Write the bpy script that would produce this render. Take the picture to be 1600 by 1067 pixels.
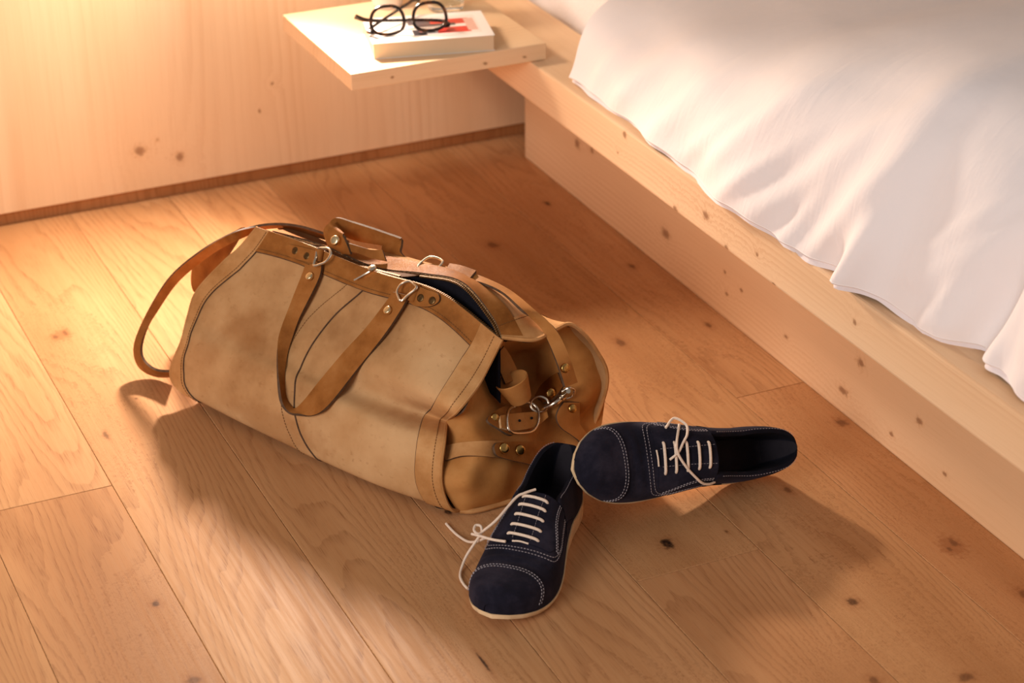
import bpy, bmesh, math, random
import numpy as np
from mathutils import Vector, Matrix

random.seed(7)
for o in list(bpy.data.objects):
    bpy.data.objects.remove(o)
SC = bpy.context.scene
COL = SC.collection

# ------------------------------------------------------------------ camera
cam_d = bpy.data.cameras.new('camera')
cam_d.sensor_width = 36.0
cam_d.lens = 76.5
cam = bpy.data.objects.new('camera', cam_d)
COL.objects.link(cam)
_r = Vector((0.90988, -0.41476, -0.00986)).normalized()
_f = Vector((0.36593, 0.81350, -0.45202)).normalized()
_u = _r.cross(_f).normalized()
_r = _f.cross(_u)
cam.matrix_world = Matrix(((_r.x, _u.x, -_f.x, -1.54507), (_r.y, _u.y, -_f.y, -3.36866), (_r.z, _u.z, -_f.z, 1.5), (0, 0, 0, 1)))
cam_d.dof.use_dof = True
cam_d.dof.focus_distance = 2.86
cam_d.dof.aperture_fstop = 5.0
SC.camera = cam

# ------------------------------------------------------------------ light
SC.view_settings.view_transform = 'Standard'
SC.view_settings.look = 'None'
SC.view_settings.gamma = 1.0
SC.view_settings.use_curve_mapping = False
SC.view_settings.exposure = 0.10
world = bpy.data.worlds.new('room_ambient')
SC.world = world
world.use_nodes = True
bg = world.node_tree.nodes['Background']
bg.inputs[0].default_value = (1.0, 0.90, 0.85, 1)
bg.inputs[1].default_value = 0.255

def add_light(name, kind, loc, target, energy, color, **kw):
    d = bpy.data.lights.new(name, kind)
    d.energy = energy
    d.color = color
    for k, v in kw.items():
        setattr(d, k, v)
    o = bpy.data.objects.new(name, d)
    COL.objects.link(o)
    o.location = loc
    o.rotation_euler = (Vector(target) - Vector(loc)).to_track_quat('-Z', 'Y').to_euler()
    return o
# warm reading lamp on the wall above the bedside shelf (out of frame)
add_light('bedside_lamp_light', 'SPOT', (-0.42, -0.05, 0.63), (-1.95, -1.55, 0.16), 112, (1.0, 0.82, 0.67),
          spot_size=math.radians(158), spot_blend=1.0, shadow_soft_size=0.045)
# the same lamp's all-round glow through its shade
add_light('bedside_lamp_glow', 'POINT', (-0.42, -0.05, 0.63), (0, 0, 0), 6, (1.0, 0.82, 0.67), shadow_soft_size=0.045)
# soft daylight from the room's window, left of the camera
add_light('window_light', 'AREA', (-3.5, -2.7, 1.5), (-0.2, -0.9, 0.2), 68, (1.0, 0.93, 0.90),
          shape='RECTANGLE', size=1.5, size_y=1.5)

# ------------------------------------------------------------------ helpers
class T:
    """small node-tree builder"""
    def __init__(s, name):
        s.m = bpy.data.materials.new(name)
        s.m.use_nodes = True
        s.t = s.m.node_tree
        s.b = s.t.nodes['Principled BSDF']
    def n(s, kind, ins=(), **props):
        nd = s.t.nodes.new(kind)
        for k, v in props.items():
            setattr(nd, k, v)
        it = ins.items() if isinstance(ins, dict) else enumerate(ins)
        for k, v in it:
            s.put(nd.inputs[k], v)
        return nd
    def put(s, sock, v):
        if isinstance(v, bpy.types.NodeSocket):
            s.t.links.new(v, sock)
        elif v is not None:
            if sock.type == 'RGBA' and len(v) == 3:
                v = (*v, 1)
            sock.default_value = v
    def math(s, op, a, b=None, c=None, clamp=False):
        return s.n('ShaderNodeMath', (a, b, c), operation=op, use_clamp=clamp).outputs[0]
    def vm(s, op, a, b=None):
        nd = s.n('ShaderNodeVectorMath', (a, b), operation=op)
        return nd.outputs['Value'] if op in ('LENGTH', 'DOT_PRODUCT') else nd.outputs[0]
    def mix(s, f, a, b, mode='MIX'):
        nd = s.n('ShaderNodeMix', data_type='RGBA', blend_type=mode)
        s.put(nd.inputs[0], f); s.put(nd.inputs[6], a); s.put(nd.inputs[7], b)
        return nd.outputs[2]
    def noise(s, vec, scale, detail=2.0, rough=0.5, dist=0.0):
        return s.n('ShaderNodeTexNoise', {'Vector': vec, 'Scale': scale, 'Detail': detail, 'Roughness': rough, 'Distortion': dist}).outputs[0]
    def ramp(s, f, stops):
        nd = s.n('ShaderNodeValToRGB', (f,))
        cr = nd.color_ramp
        while len(cr.elements) < len(stops):
            cr.elements.new(0.5)
        for e, (p, c) in zip(cr.elements, stops):
            e.position = p
            e.color = (*c, 1) if len(c) == 3 else c
        return nd.outputs[0]
    def smooth(s, v, a, b, lo=0.0, hi=1.0):
        return s.n('ShaderNodeMapRange', {0: v, 1: a, 2: b, 3: lo, 4: hi}, interpolation_type='SMOOTHSTEP').outputs[0]
    def obj(s):
        return s.n('ShaderNodeTexCoord').outputs['Object']
    def bump(s, h, strength, dist):
        nd = s.n('ShaderNodeBump', {'Strength': strength, 'Distance': dist, 'Height': h})
        s.put(s.b.inputs['Normal'], nd.outputs[0])
    def fin(s, col=None, rough=0.5, metal=None, spec=None, **kw):
        s.put(s.b.inputs['Base Color'], col)
        s.put(s.b.inputs['Roughness'], rough)
        if metal is not None: s.put(s.b.inputs['Metallic'], metal)
        if spec is not None: s.put(s.b.inputs['Specular IOR Level'], spec)
        for k, v in kw.items():
            s.put(s.b.inputs[k.replace('_', ' ')], v)
        return s.m

def srgb(r, g, b):
    f = lambda c: (c / 12.92 if c <= .04045 else ((c + .055) / 1.055) ** 2.4)
    return (f(r / 255), f(g / 255), f(b / 255))

def plain(name, col, rough=0.5, metal=None, noise_amt=0.12, scale=60, bump=0.0, **kw):
    t = T(name)
    n = t.noise(t.obj(), scale, 3)
    f = t.smooth(n, .3, .7, 1 - noise_amt, 1 + noise_amt)
    c = t.vm('SCALE', col)
    c.node.inputs[0].default_value = col
    t.put(c.node.inputs['Scale'], f)
    if bump:
        t.bump(n, bump, .001)
    if metal is None:
        kw.setdefault('spec', .15)
    return t.fin(c, rough, metal, **kw)

def link(o, parent=None):
    COL.objects.link(o)
    if parent is not None:
        o.parent = parent
    return o

def mesh_obj(name, verts, faces, mats, parent=None, smooth=True, fmat=None, recalc=True, origin=None):
    me = bpy.data.meshes.new(name)
    me.from_pydata([tuple(map(float, v)) for v in verts], [], [tuple(int(i) for i in f) for f in faces])
    if not isinstance(mats, (list, tuple)):
        mats = [mats]
    for m in mats:
        me.materials.append(m)
    if fmat is not None:
        me.polygons.foreach_set('material_index', [int(i) for i in fmat])
    if recalc:
        bm = bmesh.new(); bm.from_mesh(me)
        bmesh.ops.recalc_face_normals(bm, faces=bm.faces)
        bm.to_mesh(me); bm.free()
    if smooth:
        me.polygons.foreach_set('use_smooth', [True] * len(me.polygons))
        try:
            me.set_sharp_from_angle(angle=math.radians(42))
        except Exception:
            pass
    o = bpy.data.objects.new(name, me)
    link(o, parent)
    if origin is not None:
        me.transform(Matrix.Translation(-Vector(origin)))
        o.location = origin
    return o

def tag(o, label, cat=None, group=None, kind=None):
    if label: o['label'] = label
    if cat: o['category'] = cat
    if group: o['group'] = group
    if kind: o['kind'] = kind
    return o

def empty(name, loc=(0, 0, 0), rot=(0, 0, 0)):
    e = bpy.data.objects.new(name, None)
    e.empty_display_size = 0.05
    COL.objects.link(e)
    e.location = loc
    e.rotation_euler = rot
    return e

def box(name, lo, hi, mats, parent=None, bevel=0.002, seg=2, origin=None):
    bm = bmesh.new()
    bmesh.ops.create_cube(bm, size=1)
    lo, hi = Vector(lo), Vector(hi)
    for v in bm.verts:
        v.co = Vector((lo[i] + (v.co[i] + .5) * (hi[i] - lo[i]) for i in range(3)))
    if bevel:
        bmesh.ops.bevel(bm, geom=bm.edges[:], offset=bevel, segments=seg, affect='EDGES', profile=.6)
    me = bpy.data.meshes.new(name)
    bm.to_mesh(me); bm.free()
    for m in (mats if isinstance(mats, (list, tuple)) else [mats]):
        me.materials.append(m)
    o = bpy.data.objects.new(name, me)
    link(o, parent)
    if origin is None and parent is None:
        origin = ((lo.x + hi.x) / 2, (lo.y + hi.y) / 2, lo.z)
    if origin is not None:
        me.transform(Matrix.Translation(-Vector(origin)))
        o.location = origin
    return o

def crom(P, t):
    P = np.asarray(P, float); n = len(P)
    t = np.clip(np.asarray(t, float), 0, 1) * (n - 1)
    i = np.clip(np.floor(t).astype(int), 0, n - 2)
    ext = np.concatenate([2 * P[:1] - P[1:2], P, 2 * P[-1:] - P[-2:-1]])
    f = (t - i).reshape((-1,) + (1,) * (P.ndim - 1))
    p0, p1, p2, p3 = ext[i], ext[i + 1], ext[i + 2], ext[i + 3]
    return .5 * (2 * p1 + (p2 - p0) * f + (2 * p0 - 5 * p1 + 4 * p2 - p3) * f * f + (3 * p1 - p0 - 3 * p2 + p3) * f ** 3)

def ev(G, u, w):
    """bicubic surface G[w][u] at scattered (u, w)"""
    G = np.asarray(G, float)
    u = np.asarray(u, float).ravel(); w = np.asarray(w, float).ravel()
    Gx = np.concatenate([2 * G[:1] - G[1:2], G, 2 * G[-1:] - G[-2:-1]])
    Gx = np.concatenate([2 * Gx[:, :1] - Gx[:, 1:2], Gx, 2 * Gx[:, -1:] - Gx[:, -2:-1]], 1)
    def wt(t, n):
        t = t * (n - 1); i = np.clip(np.floor(t).astype(int), 0, n - 2); f = t - i
        return i, np.stack([.5 * (-f + 2 * f * f - f ** 3), .5 * (2 - 5 * f * f + 3 * f ** 3), .5 * (f + 4 * f * f - 3 * f ** 3), .5 * (-f * f + f ** 3)], 1)
    j, a = wt(w, G.shape[0]); i, b = wt(u, G.shape[1])
    out = np.zeros((len(u), 3))
    for k in range(4):
        for l in range(4):
            out += (a[:, k] * b[:, l])[:, None] * Gx[j + k, i + l]
    return out

def ev_n(G, u, w, out):
    e = 1e-3
    u = np.asarray(u, float).ravel(); w = np.asarray(w, float).ravel()
    n = np.cross(ev(G, np.clip(u + e, 0, 1), w) - ev(G, np.clip(u - e, 0, 1), w), ev(G, u, np.clip(w + e, 0, 1)) - ev(G, u, np.clip(w - e, 0, 1)))
    n /= np.linalg.norm(n, axis=1)[:, None] + 1e-12
    c = ev(G, [.5], [.5])[0]
    s = np.sign((n * (np.asarray(out, float))).sum(1).mean())
    return n * s

def grid_normals(P):
    du = np.gradient(P, axis=1); dw = np.gradient(P, axis=0)
    n = np.cross(du, dw)
    return n / (np.linalg.norm(n, axis=2)[..., None] + 1e-12)

def slab(name, P, th, mats, parent=None, lo=-.5, hi=.5, N=None, origin=None):
    """closed sheet of leather/board from grid P[r][c]; mats = [face, edge]"""
    P = np.asarray(P, float); r, c = P.shape[:2]
    n = grid_normals(P) if N is None else N
    top = (P + n * th * hi).reshape(-1, 3); bot = (P + n * th * lo).reshape(-1, 3)
    V = np.concatenate([top, bot]); k = r * c
    F, M_ = [], []
    for i in range(r - 1):
        for j in range(c - 1):
            a, b, d, e = i * c + j, i * c + j + 1, (i + 1) * c + j + 1, (i + 1) * c + j
            F += [(a, b, d, e), (k + e, k + d, k + b, k + a)]; M_ += [0, 0]
    ring = [(0, j) for j in range(c)] + [(i, c - 1) for i in range(1, r)] + [(r - 1, j) for j in range(c - 2, -1, -1)] + [(i, 0) for i in range(r - 2, 0, -1)]
    ids = [i * c + j for i, j in ring]
    em = 1 if isinstance(mats, (list, tuple)) and len(mats) > 1 else 0
    for q in range(len(ids)):
        a, b = ids[q], ids[(q + 1) % len(ids)]
        F.append((b, a, k + a, k + b)); M_.append(em)
    return mesh_obj(name, V, F, mats, parent, fmat=M_, origin=origin)

def ribbon(name, L, R, th, mats, parent=None, n=40, across=4):
    L = crom(L, np.linspace(0, 1, n)); R = crom(R, np.linspace(0, 1, n))
    t = np.linspace(0, 1, across)[None, :, None]
    return slab(name, L[:, None] * (1 - t) + R[:, None] * t, th, mats, parent)

def patch(name, G, U0, U1, W, th, mats, parent, out, nu=8, off=0.0):
    """piece of leather lying on surface G between u0(w) and u1(w)"""
    W = np.asarray(W, float); t = np.linspace(0, 1, nu)
    u = (np.asarray(U0)[:, None] * (1 - t) + np.asarray(U1)[:, None] * t)
    w = np.repeat(W[:, None], nu, 1)
    P = ev(G, u, w).reshape(len(W), nu, 3); N = ev_n(G, u, w, out).reshape(len(W), nu, 3)
    return slab(name, P + N * off, th, mats, parent, lo=-.4, hi=1.0, N=N)

def tube(name, pts, r, mat, parent=None, seg=8, closed=False, n=None, caps=True, flat=1.0, origin=None):
    P = np.asarray(pts, float)
    if n:
        if closed:
            m = len(P); Q = np.concatenate([P[-2:], P, P[:3]])
            P = crom(Q, np.linspace(2 / (len(Q) - 1), (2 + m) / (len(Q) - 1), n + 1))[:-1]
        else:
            P = crom(P, np.linspace(0, 1, n))
    k = len(P)
    rad = np.full(k, r) if np.isscalar(r) else crom(np.asarray(r, float)[:, None], np.linspace(0, 1, k))[:, 0]
    tan = (np.roll(P, -1, 0) - np.roll(P, 1, 0)) if closed else np.gradient(P, axis=0)
    tan /= np.linalg.norm(tan, axis=1)[:, None] + 1e-12
    ref = np.array([0, 0, 1.0]) if abs(tan[0][2]) < .9 else np.array([1.0, 0, 0])
    a = np.cross(tan[0], ref); a /= np.linalg.norm(a)
    V = []
    for i in range(k):
        a = a - tan[i] * (a @ tan[i]); a /= np.linalg.norm(a) + 1e-12
        b = np.cross(tan[i], a)
        for j in range(seg):
            th = 2 * math.pi * j / seg
            V.append(P[i] + rad[i] * (math.cos(th) * a + flat * math.sin(th) * b))
    F = []
    for i in range(k if closed else k - 1):
        for j in range(seg):
            i2 = (i + 1) % k
            F.append((i * seg + j, i * seg + (j + 1) % seg, i2 * seg + (j + 1) % seg, i2 * seg + j))
    if not closed and caps:
        F += [tuple(range(seg))[::-1], tuple((k - 1) * seg + j for j in range(seg))]
    return mesh_obj(name, V, F, mat, parent, origin=origin)

def lathe(name, prof, mat, parent=None, seg=24, loc=(0, 0, 0), normal=(0, 0, 1), origin=None):
    """profile [(radius, height)] revolved about normal"""
    q = Vector((0, 0, 1)).rotation_difference(Vector(normal))
    V, F = [], []
    for r, h in prof:
        for j in range(seg):
            th = 2 * math.pi * j / seg
            V.append(Vector(loc) + q @ Vector((r * math.cos(th), r * math.sin(th), h)))
    for i in range(len(prof) - 1):
        for j in range(seg):
            F.append((i * seg + j, i * seg + (j + 1) % seg, (i + 1) * seg + (j + 1) % seg, (i + 1) * seg + j))
    F += [tuple(range(seg))[::-1], tuple((len(prof) - 1) * seg + j for j in range(seg))]
    return mesh_obj(name, V, F, mat, parent, origin=origin)

def rivet(name, p, n, r, mat, parent, h=.0028):
    return lathe(name, [(r, -.001), (r, h * .35), (r * .94, h * .62), (r * .80, h * .78), (r * .5, h * .84), (r * .02, h * .86)], mat, parent, 20, p, n)

def dashes(name, P, N, mat, parent, step=.0042, ln=.0030, r=.00045, lift=.0004):
    """stitching along polyline P (dense) as small raised thread dashes, one mesh"""
    P = np.asarray(P, float); N = np.asarray(N, float)
    s = np.concatenate([[0], np.cumsum(np.linalg.norm(np.diff(P, axis=0), axis=1))])
    V, F = [], []
    for a in np.arange(step * .2, s[-1] - ln, step):
        pa = np.array([np.interp(a, s, P[:, k]) for k in range(3)]); pb = np.array([np.interp(a + ln, s, P[:, k]) for k in range(3)])
        nn = np.array([np.interp(a, s, N[:, k]) for k in range(3)]); nn /= np.linalg.norm(nn)
        d = pb - pa; d /= np.linalg.norm(d) + 1e-12; sd = np.cross(d, nn) * r
        b = len(V)
        V += [pa - sd, pa + sd, pb + sd, pb - sd, pa - sd * .6 + nn * (r + lift), pa + sd * .6 + nn * (r + lift), pb + sd * .6 + nn * (r + lift), pb - sd * .6 + nn * (r + lift)]
        F += [(b + 4, b + 5, b + 6, b + 7), (b, b + 1, b + 5, b + 4), (b + 1, b + 2, b + 6, b + 5), (b + 2, b + 3, b + 7, b + 6), (b + 3, b, b + 4, b + 7)]
    o = mesh_obj(name, V, F, mat, parent, smooth=False)
    o['kind'] = 'stuff'
    return o

# ------------------------------------------------------------------ wood materials
def knot_field(t, P, knots):
    """(blend of dark knot cores, ring field) for knots (x, y, z, rx, ry, rz)"""
    core, ring = None, None
    if knots:
        wob = t.smooth(t.noise(P, 130, 3, .6), .25, .75, .72, 1.5)
    for k in knots:
        d = t.vm('SUBTRACT', P, k[:3])
        d = t.vm('MULTIPLY', d, tuple(1 / q for q in k[3:6]))
        l = t.math('MULTIPLY', t.vm('LENGTH', d), wob)
        c = t.smooth(l, .35, .95, k[6] if len(k) > 6 else .62, 0)
        r = t.math('EXPONENT', t.math('MULTIPLY', l, -.45))
        core = c if core is None else t.math('MAXIMUM', core, c)
        ring = r if ring is None else t.math('ADD', ring, r)
    return core, ring

def oak_material(name, knots, seed, tint, contrast=1.0):
    """oiled oak; object X across the board, Y along the grain"""
    t = T(name)
    P = t.obj()
    O_ = t.vm('ADD', P, (seed * 3.17, seed * 1.91, seed * .77))
    core, ring = knot_field(t, P, knots)
    warp = t.noise(t.vm('MULTIPLY', O_, (6.5, .75, 1)), 1.0, 1.2, .42)
    warp2 = t.noise(t.vm('MULTIPLY', O_, (40, 9, 1)), 1.0, 2, .5)
    sx = t.n('ShaderNodeSeparateXYZ', (O_,)).outputs[0]
    g = t.math('ADD', t.math('MULTIPLY', warp, 2.6), t.math('MULTIPLY', sx, 4.5))
    g = t.math('ADD', g, t.math('MULTIPLY', warp2, .10))
    if ring is not None:
        g = t.math('ADD', g, t.math('MULTIPLY', ring, 1.1))
    fr = t.math('FRACT', t.math('MULTIPLY', g, 12.0))
    line = t.math('MULTIPLY', t.smooth(fr, .45, .93), t.smooth(fr, .93, 1.0, 1, 0))
    pores = t.noise(t.vm('MULTIPLY', O_, (780, 26, 1)), 1.0, 2, .6)
    pore = t.smooth(pores, .50, .72)
    fine = t.noise(t.vm('MULTIPLY', O_, (160, 5, 1)), 1.0, 3, .55)
    big = t.noise(t.vm('MULTIPLY', O_, (7, 1.2, 1)), 1.0, 2, .5)
    base = t.ramp(big, [(.28, srgb(170, 123, 81)), (.5, srgb(188, 141, 97)), (.72, srgb(203, 157, 112))])
    base = t.mix(t.math('MULTIPLY', t.smooth(fine, .35, .72), .30), base, srgb(180, 126, 80))
    dark = t.math('MULTIPLY', line, t.math('ADD', .34, t.math('MULTIPLY', pore, .55)))
    base = t.mix(t.math('MULTIPLY', dark, .60 * contrast), base, srgb(122, 72, 38))
    base = t.mix(t.math('MULTIPLY', pore, .16), base, srgb(120, 72, 40))
    if core is not None:
        halo = t.math('MULTIPLY', t.smooth(ring, .35, 1.0), .55)
        base = t.mix(halo, base, srgb(140, 84, 48))
        nz = t.smooth(t.noise(P, 260, 3), .3, .6, .72, 1.0)
        base = t.mix(t.math('MULTIPLY', core, nz), base, srgb(38, 24, 18))
    base = t.mix(1.0, base, tint, 'MULTIPLY')
    t.bump(t.math('SUBTRACT', t.math('MULTIPLY', fine, .3), t.math('ADD', t.math('MULTIPLY', pore, .5), t.math('MULTIPLY', line, .35))), .10, .0005)
    rough = t.smooth(fine, .3, .7, .50, .62)
    return t.fin(base, rough, spec=.12)

def spruce_material(name, along, across, knots=(), seed=0.0, tint=(1, 1, 1), lam=None, lines=70.0, strength=1.0):
    """pale spruce; along / across are axis indices of the grain"""
    t = T(name)
    P = t.obj()
    core, ring = knot_field(t, P, knots)
    s = t.n('ShaderNodeSeparateXYZ', (P,)).outputs
    third = 3 - along - across
    x = t.math('ADD', s[across], t.math('MULTIPLY', s[third], .35))
    y = s[along]
    Q = t.n('ShaderNodeCombineXYZ', (t.math('ADD', x, seed * 2.3), t.math('ADD', y, seed * 1.3), t.math('MULTIPLY', s[third], .2))).outputs[0]
    w1 = t.noise(t.vm('MULTIPLY', Q, (7, .7, 1)), 1.0, 1.5, .4)
    w2 = t.noise(t.vm('MULTIPLY', Q, (45, 3, 1)), 1.0, 2, .5)
    g = t.math('ADD', t.math('MULTIPLY', x, lines), t.math('MULTIPLY', w1, 6.0))
    g = t.math('ADD', g, t.math('MULTIPLY', w2, .5))
    if ring is not None:
        g = t.math('ADD', g, t.math('MULTIPLY', ring, 2.2))
    fr = t.math('FRACT', g)
    line = t.math('MULTIPLY', t.smooth(fr, .25, .92), t.smooth(fr, .92, 1.0, 1, 0))
    amp = t.smooth(t.noise(t.vm('MULTIPLY', Q, (12, .8, 1)), 1.0, 2, .5), .38, .70, .04, 1.0)
    fine = t.noise(t.vm('MULTIPLY', Q, (420, 9, 1)), 1.0, 2, .5)
    big = t.noise(t.vm('MULTIPLY', Q, (5, .8, 1)), 1.0, 2, .5)
    base = t.ramp(big, [(.3, srgb(226, 190, 150)), (.55, srgb(236, 205, 168)), (.75, srgb(242, 216, 182))])
    base = t.mix(t.math('MULTIPLY', t.math('MULTIPLY', line, amp), .55 * strength), base, srgb(196, 140, 94))
    base = t.mix(t.math('MULTIPLY', t.smooth(fine, .45, .75), .14), base, srgb(205, 160, 115))
    if lam:
        cell = t.n('ShaderNodeTexWhiteNoise', (t.math('FLOOR', t.math('DIVIDE', t.math('ADD', s[across], seed), lam)),), noise_dimensions='1D').outputs[0]
        base = t.mix(t.math('MULTIPLY', cell, .16), base, srgb(206, 160, 116))
    if core is not None:
        base = t.mix(t.math('MULTIPLY', t.smooth(ring, .45, 1.0), .45), base, srgb(190, 132, 84))
        base = t.mix(t.math('MULTIPLY', core, .88), base, srgb(104, 62, 34))
    base = t.mix(1.0, base, tint, 'MULTIPLY')
    t.bump(t.math('ADD', line, fine), .10, .0004)
    return t.fin(base, .55, spec=.3)

# ------------------------------------------------------------------ floor
oak_edge = plain('oak_bevel', srgb(186, 138, 94), .8, noise_amt=.15, scale=200, spec=.05)
sub = plain('screed', srgb(60, 42, 30), .9)
floor = box('floor', (-2.12, -2.4, -.05), (.62, .125, -.0165), sub, bevel=0, origin=(0, 0, 0))
tag(floor, 'oiled oak plank floor with dark knots', kind='structure')
PW, X0 = .17720, -1.1748
floor_knots = [(-.389, -1.279, .013, .019, 1.0), (-1.025, -1.131, .008, .010, .7), (-.246, -1.495, .010, .013, .7), (-.614, -1.086, .008, .010, .9),
               (-.055, -.212, .007, .014, .7), (-.212, -.331, .014, .020), (-.941, -.344, .006, .014), (-.958, -.352, .007, .009), (-.969, -.687, .005, .016),
               (-.047, -1.572, .010, .018), (-.056, -1.435, .008, .014), (-.070, -1.445, .005, .008), (-.015, -1.102, .012, .016), (-.041, -.507, .008, .013),
               (-.180, -1.229, .007, .014), (-.313, -1.645, .010, .012), (-.212, -1.685, .014, .012), (-.034, -.750, .007, .013),
               (-.183, -.744, .010, .020), (-1.030, -1.306, .012, .014), (-.709, -1.418, .003, .030, .9), (-.306, -1.286, .003, .004),
               (-.760, -1.50, .004, .012), (-.52, -1.60, .008, .01), (-.90, -.60, .003, .004)]
tints = [(1.0, .97, .95), (.98, .96, .94), (1.02, 1.0, .98), (1.0, 1.0, 1.0), (1.02, 1.0, .97), (1.04, 1.03, 1.02), (1.0, .97, .93),
         (.98, .95, .91), (1.0, .95, .90), (.98, .95, .90), (.96, .93, .88), (.98, .95, .92), (1, 1, 1), (1, 1, 1)]
joints = {0: [-.827], 4: [-1.341], 6: [-.974]}
pi = 0
for k in range(-5, 10):
    xa, xb = X0 + k * PW, X0 + (k + 1) * PW
    cuts = [.112] + joints.get(k, []) + [-2.36]
    for a, b in zip(cuts[:-1], cuts[1:]):
        pi += 1
        g = .00035
        x0, x1, y1, y0 = xa + g, xb - g, a - g, b + g
        cx, cy = (x0 + x1) / 2, (y0 + y1) / 2
        hx, hy, e, d = (x1 - x0) / 2, (y1 - y0) / 2, .0008, .0005
        V = [(-hx, -hy, -.014), (hx, -hy, -.014), (hx, hy, -.014), (-hx, hy, -.014), (-hx, -hy, -d), (hx, -hy, -d), (hx, hy, -d), (-hx, hy, -d),
             (-hx + e, -hy + e, 0), (hx - e, -hy + e, 0), (hx - e, hy - e, 0), (-hx + e, hy - e, 0)]
        F = [(3, 2, 1, 0)] + [(i, (i + 1) % 4, 4 + (i + 1) % 4, 4 + i) for i in range(4)] + [(4 + i, 4 + (i + 1) % 4, 8 + (i + 1) % 4, 8 + i) for i in range(4)] + [(8, 9, 10, 11)]
        kn = [(q[0] - cx, q[1] - cy, 0, q[2], q[3], .1, q[4] if len(q) > 4 else .45) for q in floor_knots if x0 < q[0] < x1 and y0 < q[1] < y1]
        m = oak_material('oak_plank_%02d' % pi, kn, pi * 1.37 + .4, tints[(k + 5) % len(tints)] if b > -2 or len(cuts) == 2 else (1.0, .955, .92))
        o = mesh_obj('plank', V, F, [m, oak_edge], floor, smooth=False, fmat=[1] * 5 + [1] * 4 + [0], recalc=False)
        o.location = (cx, cy, 0)

# ------------------------------------------------------------------ back wall
WY = .100
wall_knots = [(-.688, 0, .097, .014, .05, .013, .6), (-.618, 0, .073, .010, .05, .011, .6), (-.468, 0, .134, .004, .05, .005), (-.441, 0, .181, .004, .05, .004),
              (-.655, 0, .112, .002, .05, .002), (-.30, 0, .16, .003, .05, .004), (-.95, 0, .42, .010, .05, .012, .5)]
spr_wall = spruce_material('spruce_wall', 2, 0, wall_knots, .37, (.97, .94, .90), lam=.118, lines=46, strength=.42)
wall = box('wall_back', (-2.2, WY, .024), (1.6, WY + .027, 2.3), spr_wall, bevel=.0012, seg=1, origin=(0, WY, 0))
tag(wall, 'pale spruce panel wall with vertical grain behind the bedside shelf', kind='structure')
oak_base = oak_material('oak_baseboard', [], 9.3, (.85, .70, .56))
bb = box('baseboard_back', (-2.2, WY + .012, -.012), (1.6, WY + .026, .030), oak_base, bevel=.001, seg=1, origin=(0, WY, 0))
tag(bb, 'dark oak shadow-gap strip at the foot of the spruce wall', kind='structure')

# ------------------------------------------------------------------ bed frame
RX, RZ0, RZ1 = -.140, .2415, .3105
bed = empty('platform_bed', (.5, -.9, 0))
tag(bed, 'low spruce bed frame with recessed plinth under the white bedding', 'bed')
B0 = Vector((.5, -.9, 0))
pl_k = [(-.5, y + .9, z, .05, ry * 1.25, rz * 1.2) for y, z, ry, rz in [(-1.117, .099, .010, .008), (-1.078, .036, .013, .007), (-1.264, .079, .008, .006), (-1.201, .028, .006, .004), (-1.330, .032, .006, .004),
        (-.543, .065, .016, .010), (-.736, .078, .004, .003), (-.786, .069, .006, .003), (-.218, .104, .010, .009), (-.275, .112, .006, .006), (-.92, .05, .005, .004), (-.743, .044, .006, .003)]]
rail_k = [(-.64, y + .9, z, .02, ry * 1.25, rz * 1.2) for y, z, ry, rz in [(-.664, .303, .007, .006), (-.826, .244, .008, .008), (-.916, .270, .010, .007), (-1.058, .268, .004, .004), (-1.302, .274, .005, .005),
          (-.642, .266, .003, .002), (-.975, .244, .006, .005), (-1.104, .243, .005, .004)]]
spr_pl = spruce_material('spruce_plinth', 1, 2, pl_k, 1.9, (.95, .885, .82), lines=90, strength=.45)
spr_rail = spruce_material('spruce_rail', 1, 2, rail_k, 3.1, (.98, .92, .86), lines=120, strength=.55)
def bpart(name, lo, hi, m, bev=.0025):
    return box(name, Vector(lo) - B0, Vector(hi) - B0, m, bed, bev)
bpart('plinth', (0, -2.3, 0), (.027, 0, .2415), spr_pl, .003)
bpart('plinth_end', (.027, -.03, 0), (1.15, -.003, .2415), spr_pl, .002)
bpart('side_rail', (RX, -2.35, RZ0), (-.006, .085, RZ1), spr_rail, .0035)
bpart('slat_base', (-.006, -2.3, RZ0), (1.2, .05, .262), spr_pl, .002)
for i in range(2):
    bpart('cross_rail', (-.006, [.055, -2.35][i], RZ0), (1.2, [.085, -2.31][i], RZ1), spr_rail, .003)

# mattress
white = plain('white_cotton', srgb(240, 232, 228), .85, noise_amt=.03, scale=300, bump=.03, Sheen_Weight=.15)
bm = bmesh.new()
mat_o = box('mattress', (.016, -2.25, .2635), (1.18, .048, .415), white, bevel=.022, seg=5)
tag(mat_o, 'white covered mattress lying in the spruce bed frame', 'mattress')

# ------------------------------------------------------------------ bedside shelf
spr_shelf = spruce_material('spruce_shelf', 0, 1, [(.06, -.165, .01, .005, .02, .004, .6), (-.10, -.165, .012, .004, .02, .003, .6), (.13, -.165, .01, .004, .02, .003, .6)], 5.2, (1.0, .96, .90), lines=80, strength=.45)
SZ0, SZ1 = .3115, .3395
shelf = box('bedside_shelf', (-.4495, -.332, SZ0), (-.1125, -.006, SZ1), spr_shelf, bevel=.0016, seg=2)
tag(shelf, 'pale spruce bedside shelf board resting on the bed rail', 'shelf')

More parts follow.
